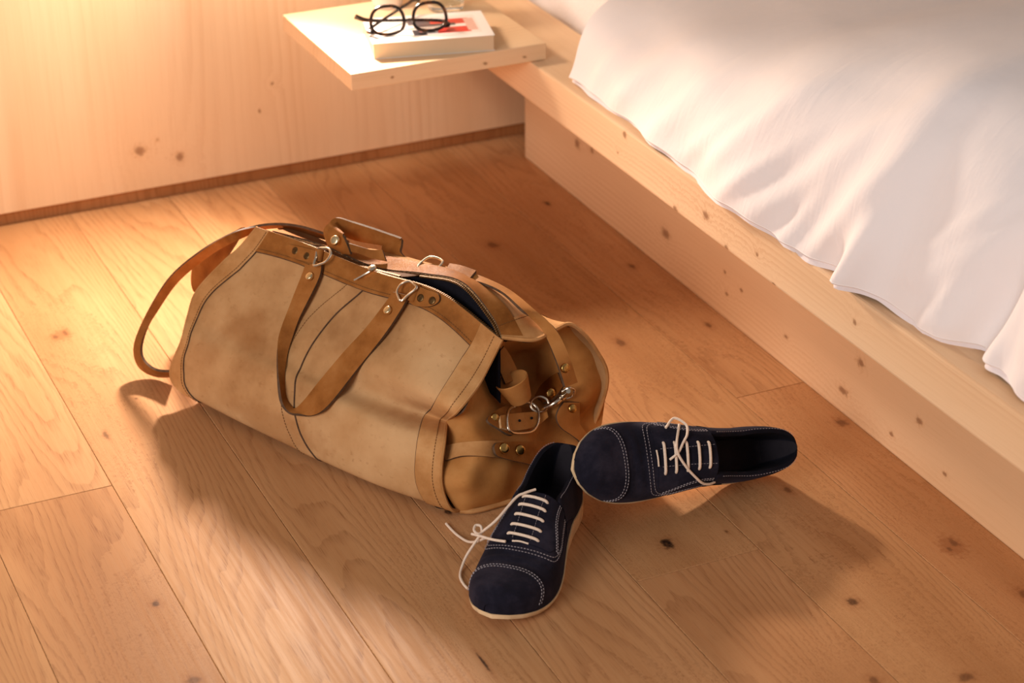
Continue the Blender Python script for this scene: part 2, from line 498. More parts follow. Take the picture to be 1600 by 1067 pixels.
# bag control points in bag coordinates (along, across, up)
FRONT = [[[0.0136,0.028,0.003],[0.1298,0.028,0.003],[0.2704,0.028,0.003],[0.3981,0.028,0.003],[0.5143,0.028,0.003]],[[0.0136,-0.019,0.0178],[0.1298,-0.019,0.0115],[0.2704,-0.019,0.0089],[0.3981,-0.019,0.0103],[0.5143,-0.007,0.0138]],[[-0.0147,-0.023,0.0433],[0.1137,-0.023,0.0456],[0.2518,-0.023,0.0403],[0.3814,-0.023,0.0475],[0.5011,-0.011,0.0535]],[[0.0009,-0.009,0.0998],[0.1065,-0.009,0.0985],[0.2336,-0.009,0.102],[0.3719,-0.009,0.0997],[0.4864,0.013,0.0972]],[[-0.0074,0.012,0.125],[0.0968,0.012,0.1224],[0.2222,0.012,0.1194],[0.3496,0.026,0.1113],[0.4533,0.056,0.0987]],[[-0.0092,0.034,0.157],[0.0997,0.034,0.1521],[0.2271,0.034,0.1498],[0.3704,0.03,0.1537],[0.5033,0.022,0.1451]],[[0.0129,0.067,0.1962],[0.118,0.067,0.1924],[0.2386,0.067,0.184],[0.3808,0.067,0.1942],[0.5062,0.057,0.1674]],[[0.0263,0.09,0.2161],[0.133,0.09,0.2261],[0.2699,0.09,0.223],[0.398,0.09,0.2288],[0.4998,0.09,0.1859]],[[0.0481,0.106,0.2487],[0.1339,0.106,0.2513],[0.2825,0.106,0.2479],[0.3991,0.106,0.2525],[0.5076,0.106,0.2178]]]
BACK = [[[0.05,0.12,0.24],[0.1518,0.128,0.2428],[0.2533,0.132,0.2366],[0.3411,0.135,0.2519],[0.4179,0.13,0.2634],[0.478,0.12,0.2368],[0.505,0.109,0.2186]],[[0.045,0.16,0.228],[0.1152,0.17,0.2166],[0.2212,0.172,0.2385],[0.3068,0.172,0.2478],[0.3888,0.17,0.2535],[0.4737,0.16,0.2429],[0.5353,0.1406,0.2129]],[[0.03,0.205,0.212],[0.1139,0.212,0.204],[0.1978,0.212,0.212],[0.2818,0.212,0.212],[0.3657,0.212,0.212],[0.4496,0.212,0.212],[0.5335,0.1835,0.2101]],[[0.01,0.245,0.17],[0.0974,0.248,0.165],[0.1848,0.248,0.165],[0.2722,0.248,0.165],[0.3596,0.248,0.165],[0.447,0.248,0.165],[0.5344,0.2193,0.2035]],[[-0.01,0.262,0.1],[0.0837,0.264,0.105],[0.1773,0.264,0.105],[0.271,0.264,0.105],[0.3647,0.264,0.105],[0.4583,0.264,0.105],[0.552,0.2466,0.1626]],[[-0.02,0.262,0.05],[0.0772,0.264,0.05],[0.1744,0.264,0.05],[0.2717,0.264,0.05],[0.3689,0.264,0.05],[0.4661,0.264,0.05],[0.5633,0.2583,0.1089]],[[-0.02,0.245,0.004],[0.0728,0.248,0.004],[0.1655,0.248,0.004],[0.2583,0.248,0.004],[0.351,0.248,0.004],[0.4438,0.248,0.004],[0.5365,0.245,0.004]]]
END = [[[0.5138,0.0084,0.0041],[0.5296,0.0224,0.004],[0.547,0.0643,0.004],[0.5649,0.1157,0.004],[0.5558,0.1808,0.004],[0.54,0.2406,0.004]],[[0.5016,-0.0081,0.0478],[0.535,0.0089,0.0572],[0.545,0.0673,0.0442],[0.545,0.1396,0.0295],[0.55,0.2017,0.0228],[0.55,0.2561,0.0323]],[[0.4551,0.0536,0.0962],[0.522,0.0373,0.0975],[0.53,0.0982,0.0757],[0.53,0.1644,0.0469],[0.54,0.2097,0.0488],[0.556,0.265,0.0689]],[[0.4768,0.0418,0.1224],[0.502,0.0668,0.118],[0.508,0.1242,0.0977],[0.518,0.1722,0.0809],[0.54,0.1999,0.0946],[0.556,0.2658,0.1123]],[[0.5056,0.0286,0.1511],[0.482,0.1056,0.1411],[0.456,0.185,0.1046],[0.468,0.2224,0.0984],[0.515,0.2167,0.1313],[0.55,0.2547,0.1482]],[[0.4984,0.0923,0.1842],[0.468,0.1403,0.161],[0.448,0.2015,0.1348],[0.468,0.2255,0.1388],[0.51,0.2227,0.1672],[0.535,0.2357,0.1856]],[[0.5049,0.108,0.2134],[0.48,0.1543,0.1862],[0.48,0.1872,0.1724],[0.498,0.2034,0.1786],[0.515,0.2072,0.1961],[0.525,0.2112,0.2063]]]
SEAM_L = [[0.0838,0.8918],[0.0835,0.7541],[0.0623,0.6617],[0.0505,0.5649],[0.0321,0.4143],[0.0344,0.3264],[0.0562,0.2694],[0.056,0.1803]]
SEAM_M = [[0.5033,0.8696],[0.5003,0.7592],[0.4994,0.6216],[0.5008,0.4967],[0.495,0.3605],[0.4878,0.3057],[0.5,0.25],[0.5222,0.1723]]
SEAM_ML = [[0.4453,0.8582],[0.4309,0.6979],[0.4341,0.5457],[0.4451,0.3872],[0.4398,0.2963],[0.4555,0.221],[0.4622,0.1501]]
SEAM_R = [[0.9185,0.9102],[0.9158,0.8035],[0.9202,0.7135],[0.9338,0.5494],[0.9226,0.4589],[0.916,0.3494],[0.9158,0.2924],[0.9121,0.2107],[0.9158,0.1541]]
HANDLE_F = [[[0.1675,0.084,0.2315],[0.1673,0.0757,0.2178],[0.1658,0.0549,0.1857],[0.1738,0.0211,0.1515],[0.1879,0.0009,0.1304],[0.2149,-0.0246,0.106],[0.2263,-0.0314,0.083],[0.2408,-0.0316,0.0731],[0.2584,-0.0293,0.0753],[0.2824,-0.0257,0.0812],[0.3057,-0.0183,0.101],[0.3212,0.0212,0.1427],[0.3424,0.055,0.1885],[0.355,0.0758,0.2218],[0.3621,0.0867,0.2436]],[[0.1938,0.091,0.2416],[0.1982,0.079,0.2219],[0.1897,0.0479,0.173],[0.1919,0.0293,0.1502],[0.194,0.0131,0.1275],[0.2092,-0.0092,0.1077],[0.218,-0.0169,0.087],[0.2283,-0.0205,0.0771],[0.2413,-0.021,0.0748],[0.2572,-0.0171,0.0916],[0.2683,0.0004,0.1148],[0.2881,0.0299,0.1546],[0.3061,0.0568,0.1868],[0.3253,0.0786,0.224],[0.333,0.0863,0.2406]]]
HANDLE_B1 = [[[0.1724,0.132,0.2336],[0.1591,0.136,0.2451],[0.1477,0.142,0.2584],[0.1518,0.15,0.2686],[0.1583,0.158,0.2765],[0.1776,0.17,0.271],[0.2021,0.178,0.2672],[0.2283,0.184,0.2638],[0.2526,0.188,0.2615]],[[0.2094,0.132,0.2443],[0.203,0.134,0.2534],[0.1953,0.136,0.2613],[0.1866,0.14,0.2652],[0.1693,0.158,0.2511],[0.176,0.17,0.2439],[0.1907,0.178,0.2414],[0.2161,0.184,0.2426],[0.2433,0.188,0.2451]]]
HANDLE_B2 = [[[0.2531,0.19,0.259],[0.2591,0.182,0.2537],[0.2642,0.175,0.2469],[0.2869,0.17,0.2436],[0.3148,0.166,0.2484],[0.3447,0.162,0.2538]],[[0.2205,0.186,0.2452],[0.2273,0.176,0.2388],[0.2425,0.17,0.2326],[0.2693,0.165,0.2334],[0.2984,0.16,0.2379],[0.329,0.158,0.2419]]]
HANDLE_B3 = [[[0.2015,0.137,0.2568],[0.2184,0.14,0.2558],[0.2366,0.144,0.2547],[0.253,0.15,0.2564]],[[0.2078,0.135,0.2467],[0.2232,0.137,0.2465],[0.2423,0.14,0.2442],[0.2654,0.144,0.2456]]]
STRAP_L = [[[-0.0566,0.0167,0.01],[-0.0884,0.0078,0.004],[-0.1111,-0.0012,0.014],[-0.1232,0.0006,0.036],[-0.1259,0.0133,0.062],[-0.1207,0.0335,0.095],[-0.1029,0.0654,0.142],[-0.0542,0.0866,0.19],[0.0112,0.0896,0.235],[0.016,0.135,0.2318],[0.046,0.15,0.2381],[0.0785,0.162,0.2391],[0.1182,0.17,0.2365],[0.1647,0.172,0.2361]],[[-0.0297,-0.0044,0.036],[-0.0607,-0.0098,0.03],[-0.0862,-0.0093,0.034],[-0.101,-0.0038,0.046],[-0.1146,0.0171,0.062],[-0.1134,0.0413,0.088],[-0.0998,0.0751,0.13],[-0.0553,0.0962,0.175],[0.0132,0.094,0.222],[0.0067,0.145,0.2166],[0.0256,0.168,0.2171],[0.0543,0.184,0.2166],[0.0936,0.193,0.2135],[0.1407,0.195,0.2121]]]
STRAP_R = [[[0.2985,0.168,0.2458],[0.3463,0.168,0.2531],[0.3884,0.168,0.2569],[0.424,0.168,0.258],[0.4692,0.168,0.2527],[0.52,0.159,0.2417],[0.545,0.1709,0.2196],[0.56,0.178,0.1848],[0.565,0.1908,0.1391]],[[0.3104,0.155,0.2423],[0.358,0.155,0.2497],[0.3953,0.155,0.2532],[0.4309,0.155,0.2572],[0.4669,0.155,0.254],[0.515,0.1377,0.25],[0.53,0.1587,0.2214],[0.555,0.1588,0.1822],[0.565,0.1653,0.1419]]]
RING1 = [[0.1943,0.0924,0.251],[0.1789,0.0982,0.2561],[0.2001,0.0971,0.2588],[0.2096,0.088,0.2473],[0.1985,0.0849,0.2394]]
RING2 = [[0.3523,0.0887,0.2494]]
TAB1 = [[0.1208,0.0983,0.2443],[0.1206,0.0943,0.2378],[0.1321,0.0901,0.2317],[0.1607,0.0908,0.233],[0.1827,0.0929,0.2357],[0.186,0.0976,0.2428],[0.1787,0.1016,0.249],[0.1473,0.1,0.2474]]
TAB2 = [[0.3522,0.0975,0.2461],[0.3642,0.0877,0.2325],[0.3838,0.088,0.2328],[0.4004,0.0927,0.238],[0.4069,0.0985,0.2454],[0.4002,0.1023,0.2523],[0.3814,0.1014,0.2526],[0.3627,0.1016,0.2525]]
RIV_T1 = [[0.1373,0.0945,0.2415],[0.1606,0.094,0.2406]]
RIV_T2 = [[0.3777,0.0925,0.2425],[0.3968,0.0944,0.2438]]
RIV_H = [[0.1839,0.0747,0.2231],[0.336,0.0708,0.2197]]
RIV_B = [[0.1817,0.133,0.2565]]
PULL = [[0.2807,0.1006,0.2531],[0.2729,0.0958,0.2468],[0.2595,0.0891,0.2366]]
BAND_STUD = [[[0.4732,0.027,0.0795],[0.5009,0.0294,0.0933],[0.5281,0.0455,0.099],[0.5319,0.0767,0.0868]],[[0.4906,0.0112,0.0705],[0.5142,0.0167,0.0836],[0.536,0.0336,0.084],[0.5407,0.0662,0.0684]]]
TAB_STUD = [[[0.5376,0.0523,0.0918],[0.5365,0.06,0.0928],[0.5362,0.0872,0.0828],[0.5369,0.1163,0.0704],[0.5357,0.1508,0.0539],[0.5401,0.1739,0.0434]],[[0.5394,0.0502,0.0886],[0.5428,0.0525,0.0791],[0.5459,0.0756,0.0633],[0.5486,0.1022,0.0475],[0.5532,0.1298,0.0309],[0.5605,0.1466,0.0201]]]
STUDS = [[0.5424,0.0671,0.0841],[0.5448,0.0965,0.0692]]
BTAB = [[0.5119,0.0669,0.1147],[0.5039,0.1005,0.1141],[0.4993,0.1319,0.1051],[0.5072,0.141,0.0982],[0.5256,0.1193,0.0865],[0.5292,0.1045,0.0844],[0.5298,0.0909,0.0876],[0.5246,0.0765,0.1007]]
BTAB_RIV = [[0.5144,0.082,0.114]]
BSTRIP = [[[0.5161,0.089,0.1135],[0.5162,0.1122,0.1066],[0.5181,0.1362,0.0991],[0.5189,0.1618,0.0905],[0.5221,0.1768,0.0922]],[[0.5279,0.0778,0.1042],[0.5311,0.0986,0.0925],[0.5318,0.1225,0.0844],[0.5302,0.1509,0.0775],[0.5311,0.1713,0.0819]]]
BUCKLE = [[0.5164,0.1082,0.1142],[0.5103,0.1375,0.1085],[0.5086,0.1581,0.1022],[0.5175,0.1635,0.0962],[0.527,0.1575,0.0883],[0.5331,0.1461,0.0806],[0.537,0.1269,0.0804],[0.5361,0.0927,0.0939],[0.5298,0.0898,0.1045]]
BHOLES = [[0.5282,0.1164,0.0993],[0.5267,0.1431,0.0913]]
ORING = [[0.5191,0.1683,0.0987]]
HOOK = [[0.5289,0.1674,0.0975],[0.5402,0.1739,0.1055],[0.546,0.1857,0.1143],[0.566,0.1721,0.1336]]
SRIV = [[0.568,0.1629,0.1725]]
DTAB = [[[0.4918,0.1913,0.0924],[0.4875,0.2088,0.0986],[0.5018,0.2094,0.116],[0.5162,0.2111,0.129]],[[0.5143,0.1834,0.0926],[0.525,0.1869,0.0988],[0.5302,0.1941,0.1074],[0.5319,0.2029,0.1161]]]
DSTUD = [[0.5213,0.1887,0.1086]]
DSTUD2 = [[0.5532,0.1961,0.0929]]
FLAPE = [[[0.5424,0.1902,0.1014],[0.5399,0.1824,0.0921],[0.5405,0.1776,0.0815],[0.5435,0.1835,0.0653],[0.5503,0.204,0.0439],[0.5579,0.2197,0.0238]],[[0.5498,0.2153,0.0935],[0.5493,0.216,0.0812],[0.5478,0.2179,0.0679],[0.5469,0.2205,0.0545],[0.5514,0.2276,0.0411],[0.5508,0.2425,0.0203]]]
ROLL = [[0.5,0.1006,0.1512],[0.515,0.1483,0.1512],[0.52,0.15,0.1183],[0.515,0.1164,0.119]]
STRIP = [[[0.478,0.1238,0.1728],[0.485,0.1258,0.157],[0.497,0.1233,0.1408]],[[0.483,0.1378,0.188],[0.487,0.1485,0.1659],[0.497,0.1535,0.1382]]]
LFLAP = [[-0.005,0.13,0.2236],[-0.041,0.135,0.2025],[-0.0729,0.14,0.1731],[-0.12,0.145,0.1388],[-0.1482,0.15,0.1149],[-0.1559,0.15,0.0858],[-0.1444,0.145,0.0738],[-0.1231,0.14,0.0864],[-0.094,0.135,0.1205],[-0.054,0.13,0.1572]]
FOOT = [[0.4979,-0.0103,0.008]]

# ------------------------------------------------------------------ bedding
hem_pts = np.array([(-.136, -.455), (-.122, -.572), (-.129, -.703), (-.143, -.875), (-.154, -1.021), (-.135, -1.137), (-.130, -1.227), (-.142, -1.299),
                    (-.119, -1.357), (-.108, -1.451), (-.079, -1.521), (-.108, -1.579), (-.124, -1.626), (-.125, -1.75), (-.115, -1.9), (-.12, -2.1), (-.12, -2.3)])
prof_hi = np.array([(0, 0), (.012, .072), (.036, .146), (.080, .214), (.16, .265), (.36, .290), (.75, .292), (1.28, .29)])
prof_lo = np.array([(0, 0), (.030, .045), (.070, .080), (.13, .100), (.25, .104), (.42, .104), (.75, .104), (1.28, .104)])

def fold(y, t):
    """soft drapery relief of the duvet cover: y along the bed, t 0 hem .. 1 top"""
    d = 0.0
    for y0, sl, w, a, t0, t1 in [(-.52, .20, .020, .005, -.1, .7), (-.60, .25, .026, .008, -.1, .8), (-.67, .35, .018, .005, .1, .9), (-.74, .30, .030, .009, -.1, .9), (-.83, .45, .022, .007, -.1, .8),
                                 (-.90, .42, .030, .010, .0, 1.0), (-.98, .50, .018, .006, -.1, .7), (-1.06, .50, .030, .011, -.1, 1.0), (-1.13, .30, .016, .006, -.2, .6),
                                 (-1.19, .40, .026, .012, -.1, .8), (-1.275, .22, .022, .022, -.3, .42), (-1.30, .60, .020, .007, .2, 1.0), (-1.36, .55, .032, .011, .1, 1.0), (-1.42, .3, .014, .006, -.2, .6), (-1.45, .28, .026, .012, -.2, .8),
                                 (-1.535, .16, .024, .022, -.3, .45), (-1.57, .5, .02, .007, .1, 1.), (-1.62, .4, .034, .010, -.1, 1.), (-1.75, .3, .04, .012, -.1, 1.), (-1.95, .3, .06, .015, -.1, 1.), (-2.15, .3, .06, .015, -.1, 1.)]:
        yc = y0 - sl * t * .5
        e = math.exp(-((y - yc) / w) ** 2)
        env = max(0.0, min(1.0, (t - t0) / .25)) * max(0.0, min(1.0, (t1 - t) / .4))
        d += a * e * env
    d += .0035 * math.sin(y * 31 + t * 5) * (1 - t) + .003 * math.sin(y * 17 - t * 9 + 1)
    return d

def bedding(name, ny, nt, dx, dz, push, tmax, mat, th):
    P = np.zeros((ny, nt, 3))
    hems = crom(hem_pts, np.linspace(0, 1, ny))
    for i in range(ny):
        hx, hy = hems[i]
        h = min(1, max(0, (-.455 - hy) / .95)); h = h * h * (3 - 2 * h)
        for j in range(nt):
            q = (j / (nt - 1)) ** 1.25 * tmax
            lo = crom(prof_lo, [q])[0]; hi = crom(prof_hi, [q])[0]
            p = lo * (1 - h) + hi * h
            f = fold(hy, q / .55) if q < .62 else fold(hy, 1) * .3
            lean = max(0, 1 - (-.455 - hy) / .4) * min(p[0], .5) * .55
            out = 1.35 * f * max(.25, 1 - q * .9)
            P[i, j] = (hx + dx + p[0] - out * (1 - min(1, q * 1.6)) + push * 0, hy + lean, .3195 + dz + p[1] + out * min(1, q * 1.6) + .0035 * math.sin(hy * 23) * (1 - q))
    return P

def fabric_material(name, col):
    t = T(name)
    P = t.obj()
    w1 = t.n('ShaderNodeTexWave', {'Vector': P, 'Scale': 420.0, 'Distortion': .6}, wave_type='BANDS', bands_direction='Y').outputs[1]
    n = t.noise(P, 5, 3)
    n2 = t.noise(P, 26, 3, .6)
    wr = t.noise(t.vm('MULTIPLY', P, (6, 34, 9)), 1.0, 3, .55, .4)
    t.bump(t.math('ADD', t.math('ADD', t.math('MULTIPLY', n2, .8), t.math('MULTIPLY', wr, 1.6)), t.math('MULTIPLY', w1, .03)), .22, .006)
    c = t.mix(t.smooth(n, .3, .7), tuple(q * .97 for q in col), col)
    return t.fin(c, .82, spec=.25, Sheen_Weight=.12)
duvet_m = fabric_material('duvet_cotton', srgb(246, 237, 234))
sheet_m = fabric_material('sheet_cotton', srgb(238, 228, 228))
Pd = bedding('duvet', 190, 64, 0, 0.002, 0, 1.0, None, 0)
duvet = slab('duvet', Pd, .004, [duvet_m], None, lo=-.5, hi=.5, origin=(.4, -1.3, .32))
tag(duvet, 'white cotton duvet draped over the bed edge in soft folds', 'bedding')
ht = tube('hem', Pd[:, 0] - np.array([.4, -1.3, .32]), .0024, duvet_m, duvet, seg=6)
Ps = bedding('sheet', 150, 14, .006, -.0075, 0, .13, None, 0)
under = np.maximum(0, np.sin(np.linspace(0, 1, 150) * 40)) * .006 + .002
Ps[:, :, 0] -= (under[:, None] * np.linspace(1, 0, 14)[None, :] ** 2)
sheet = slab('under_flap', Ps - np.array([.4, -1.3, .32]), .002, [sheet_m], duvet)

# ------------------------------------------------------------------ book, glasses, cup, tumbler
BZ = SZ1 + .0004
book = empty('paperback_book', (-.2835, -.2460, BZ), (0, 0, math.radians(-13.5)))
tag(book, 'thick white paperback with red cover picture under the eyeglasses', 'book')
paper = T('book_pages')
pv = paper.obj()
pw = paper.n('ShaderNodeTexWave', {'Vector': pv, 'Scale': 380.0, 'Distortion': 1.0}, bands_direction='Z').outputs[1]
paper = paper.fin(paper.mix(paper.math('MULTIPLY', pw, .4), srgb(216, 192, 158), srgb(188, 160, 124)), .85)
cover_w = plain('cover_white', srgb(238, 232, 226), .35, noise_amt=.02)
art = T('cover_picture')
s = art.n('ShaderNodeSeparateXYZ', (art.obj(),)).outputs
def rect(t, x0, x1, y0, y1, soft=.0012):
    a = t.math('MULTIPLY', t.smooth(s[0], x0 - soft, x0 + soft), t.smooth(s[0], x1 - soft, x1 + soft, 1, 0))
    b = t.math('MULTIPLY', t.smooth(s[1], y0 - soft, y0 + soft), t.smooth(s[1], y1 - soft, y1 + soft, 1, 0))
    return t.math('MULTIPLY', a, b)
c = srgb(238, 232, 226)
for x0, x1, y0, y1, col in [(-.030, .082, -.044, .046, srgb(232, 222, 214)), (-.012, .070, .006, .032, srgb(206, 60, 44)), (.010, .066, -.036, -.008, srgb(210, 46, 36)), (-.020, .046, .000, .012, srgb(62, 50, 56)),
                            (-.028, -.006, -.040, -.012, srgb(38, 36, 46)), (-.016, .004, -.024, -.010, srgb(186, 110, 96)), (-.004, .012, -.038, -.016, srgb(196, 190, 190)), (-.030, .006, .012, .034, srgb(86, 78, 84)), (.062, .078, -.030, .030, srgb(222, 176, 160))]:
    c = art.mix(rect(art, x0, x1, y0, y1), c, col)
art = art.fin(c, .35)
bx, by, bt = .0985, .0635, .0262
box('page_block', (-bx + .0015, -by + .001, .0008), (bx - .0015, by - .0015, bt - .0008), paper, book, .0004, 1)
box('front_cover', (-bx, -by, bt - .0009), (bx, by, bt), art, book, .0002, 1)
box('back_cover', (-bx, -by, 0), (bx, by, .0009), cover_w, book, .0002, 1)
box('spine', (-bx, by - .0012, .0005), (bx, by, bt - .0005), cover_w, book, .0003, 1)

GZ = BZ + bt + .0006
gl = empty('eyeglasses', (-.322, -.262, GZ), (0, 0, math.radians(-10)))
tag(gl, 'dark tortoiseshell eyeglasses lying upside down on the paperback', 'eyeglasses')
t = T('tortoiseshell')
n = t.noise(t.obj(), 110, 3, .6)
tort = t.fin(t.ramp(n, [(.35, srgb(24, 17, 14)), (.55, srgb(46, 28, 18)), (.72, srgb(120, 72, 30))]), .22)
lens_m = T('lens_glass').fin((1, 1, 1), .02, Transmission_Weight=1.0, IOR=1.12, Alpha=.35)
def rim_shape(sx, k=40):
    pts = []
    for i in range(k):
        a = 2 * math.pi * i / k
        c_, s_ = math.cos(a), math.sin(a)
        x = .0268 * math.copysign(abs(c_) ** .78, c_)
        z = .0215 * math.copysign(abs(s_) ** .80, s_)
        x *= 1.0 - .10 * (z / .0215)          # brow side (down) is wider
        pts.append((sx * .0345 + sx * x, .006 * (z / .0215) + .003 * abs(x) / .0268, .0238 + z))
    return pts
for sx in (-1, 1):
    rp = rim_shape(sx)
    rim = tube('rim', rp, .0022, tort, gl, seg=8, closed=True, flat=1.25)
    cpt = np.mean(rp, 0)
    k = len(rp)
    mesh_obj('lens', [cpt] + [tuple(p) for p in rp], [(0, 1 + i, 1 + (i + 1) % k) for i in range(k)], lens_m, rim)
tube('bridge', [(-.0085, .001, .016), (-.004, -.001, .0215), (.004, -.001, .0215), (.0085, .001, .016)], .0024, tort, gl, n=12)
for sx in (-1, 1):
    tube('end_piece', [(sx * .057, .000, .0062), (sx * .063, .002, .0062), (sx * .067, .006, .0065)], [.0036, .0040, .0034], tort, gl, n=8)
tube('temple', [(.067, .007, .0068), (.055, .020, .0085), (.02, .026, .011), (-.03, .028, .014), (-.064, .028, .018), (-.082, .026, .026)], [.0022, .0020, .0018, .0018, .0024, .0030], tort, gl, n=40, flat=1.5)
tube('temple', [(-.067, .007, .0068), (-.05, .022, .011), (-.02, .050, .016), (.012, .080, .020), (.030, .098, .022), (.040, .110, .016)], [.0022, .0020, .0018, .0018, .0026, .0032], tort, gl, n=40, flat=1.5)

cup_m = plain('pale_ceramic', srgb(238, 222, 212), .4, noise_amt=.02)
cup = lathe('ceramic_cup', [(.020, 0), (.0245, .0015), (.0262, .006), (.028, .05), (.029, .088), (.0275, .089), (.0262, .086), (.0245, .01), (.002, .006)], cup_m, None, 40, (-.272, -.038, SZ1 + .0003), origin=(-.272, -.038, SZ1 + .0003))
tag(cup, 'pale matte ceramic cup standing behind the paperback', 'cup')
glass_m = T('clear_glass').fin((.97, 1.0, .97), .03, Transmission_Weight=1.0, IOR=1.45)
tum = lathe('glass_tumbler', [(.026, 0), (.0295, .0015), (.031, .006), (.033, .05), (.035, .10), (.0335, .1005), (.031, .05), (.0288, .012), (.002, .010)], glass_m, None, 40, (-.190, -.098, SZ1 + .0003), origin=(-.190, -.098, SZ1 + .0003))
tag(tum, 'clear glass tumbler standing behind the paperback', 'glass')

# ------------------------------------------------------------------ leather duffel bag
def leather(name, c0, c1, c2, rough=.55, scale=14, bump=.25, grain=420, spec=.35, stains_and_shade=()):
    t = T(name)
    P = t.obj()
    a = t.noise(P, scale, 4, .6); b = t.noise(P, scale * .35, 2, .5); g = t.noise(P, grain, 3, .6)
    fine = t.noise(t.vm('MULTIPLY', P, (1, 1, 1.4)), 95, 4, .65)
    f = t.math('ADD', t.math('MULTIPLY', a, .5), t.math('MULTIPLY', b, .5))
    c = t.ramp(f, [(.34, c0), (.5, c1), (.66, c2)])
    c = t.mix(t.math('MULTIPLY', t.smooth(fine, .58, .74), .35), c, c0)
    for p, rad, amt in stains_and_shade:
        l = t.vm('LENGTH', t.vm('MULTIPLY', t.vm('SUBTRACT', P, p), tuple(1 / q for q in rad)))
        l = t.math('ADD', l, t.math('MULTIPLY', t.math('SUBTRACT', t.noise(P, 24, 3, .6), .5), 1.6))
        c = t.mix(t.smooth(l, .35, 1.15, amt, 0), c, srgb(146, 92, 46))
    vor = t.n('ShaderNodeTexVoronoi', {'Vector': P, 'Scale': grain}, feature='DISTANCE_TO_EDGE').outputs[0]
    t.bump(t.math('ADD', t.math('MULTIPLY', fine, .8), t.math('MULTIPLY', vor, .6)), bump, .0008)
    return t.fin(c, t.smooth(g, .3, .7, rough - .06, rough + .08), spec=spec)
nub = leather('nubuck_leather', srgb(146, 100, 58), srgb(188, 143, 96), srgb(207, 165, 118), .8, 11, spec=.08, stains_and_shade=[((.105, .02, .135), (.045, .12, .040), .36), ((.05, .0, .10), (.04, .1, .03), .35), ((.20, -.02, .035), (.14, .06, .026), .40), ((.42, .0, .115), (.06, .08, .018), .40), ((.28, .03, .16), (.02, .08, .03), .22)])  # stains, plus shade painted in at the fold and, with grime, along the bottom
band_m = leather('band_leather', srgb(168, 116, 66), srgb(192, 140, 88), srgb(208, 160, 108), .7, 30, spec=.05)
dark_l = leather('saddle_leather', srgb(124, 74, 32), srgb(152, 96, 46), srgb(170, 114, 62), .62, 34, spec=.05)
end_l = leather('end_leather', srgb(150, 96, 46), srgb(178, 120, 64), srgb(196, 140, 82), .65, 16, spec=.06)
inner_l = leather('flap_leather', srgb(104, 56, 20), srgb(134, 76, 28), srgb(152, 92, 40), .6, 24, spec=.08)
edge_l = plain('burnished_edge', srgb(92, 70, 52), .7, noise_amt=.2, scale=150)
edge_pale = plain('raw_edge', srgb(206, 164, 116), .75, noise_amt=.15, scale=150)
seam_m = plain('seam_groove', srgb(84, 62, 46), .8, noise_amt=.2, scale=120)
lining_m = plain('navy_lining', srgb(18, 18, 26), .85, noise_amt=.2, scale=200)
black_m = plain('black_rubber', srgb(24, 20, 18), .6)
brass = plain('aged_brass', srgb(186, 146, 84), .26, 1.0, noise_amt=.25, scale=240)
brass_pale = plain('pale_brass', srgb(224, 200, 156), .30, 1.0, noise_amt=.12, scale=240)
steel = plain('nickel', srgb(214, 200, 180), .22, 1.0, noise_amt=.08, scale=240)
rust = plain('dark_rivet', srgb(104, 78, 48), .4, 1.0, noise_amt=.25, scale=240)
thread_b = plain('brown_thread', srgb(120, 82, 46), .8)

bag = empty('duffel_bag', (-.82629, -.63364, 0), (0, 0, -1.136279))
tag(bag, 'slouched tan leather duffel bag lying open on the oak floor', 'bag')
FO = (-.15, -.8, .6); BO = (0, .7, .7); GO = (1, -.1, .2)
def full(G, nu, nw):
    u, w = np.meshgrid(np.linspace(0, 1, nu), np.linspace(0, 1, nw))
    return ev(G, u, w).reshape(nw, nu, 3)
def relief(P, N, amp, sc, seed=0.0):
    """low wrinkles in a leather panel"""
    from mathutils import noise as mn
    out = P.copy()
    for i in range(P.shape[0]):
        for j in range(P.shape[1]):
            q = Vector(P[i, j]) * sc + Vector((seed, seed * 2, 0))
            out[i, j] += N[i, j] * amp * mn.noise(q)
    return out
uu, ww = np.meshgrid(np.linspace(0, 1, 90), np.linspace(0, 1, 80))
PF = ev(FRONT, uu, ww).reshape(80, 90, 3); NF = ev_n(FRONT, uu, ww, FO).reshape(80, 90, 3)
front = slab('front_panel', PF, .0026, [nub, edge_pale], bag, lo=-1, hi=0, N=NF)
uu, ww = np.meshgrid(np.linspace(0, 1, 80), np.linspace(0, 1, 70))
PB = ev(BACK, uu, ww).reshape(70, 80, 3); NB = ev_n(BACK, uu, ww, BO).reshape(70, 80, 3)
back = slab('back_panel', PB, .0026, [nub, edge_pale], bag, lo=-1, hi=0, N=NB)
uu, ww = np.meshgrid(np.linspace(0, 1, 60), np.linspace(0, 1, 60))
PG = ev(END, uu, ww).reshape(60, 60, 3); NG = ev_n(END, uu, ww, GO).reshape(60, 60, 3)
PG = relief(PG, NG, .009, 24, 3.0)
endp = slab('end_panel', PG, .0022, [end_l, edge_l], bag, lo=-1, hi=0, N=NG)
# hidden end, gently sunken
w = np.linspace(0, 1, 30)
fl = ev(FRONT, np.zeros(30), w); bl = ev(BACK, np.zeros(30), 1 - w)
tt = np.linspace(0, 1, 24)[None, :, None]
PL = fl[:, None] * (1 - tt) + bl[:, None] * tt
PL[:, :, 0] += .030 * np.sin(np.linspace(0, math.pi, 24))[None, :] * (.3 + w[:, None])
slab('end_panel', PL, .0022, [end_l, edge_l], bag)
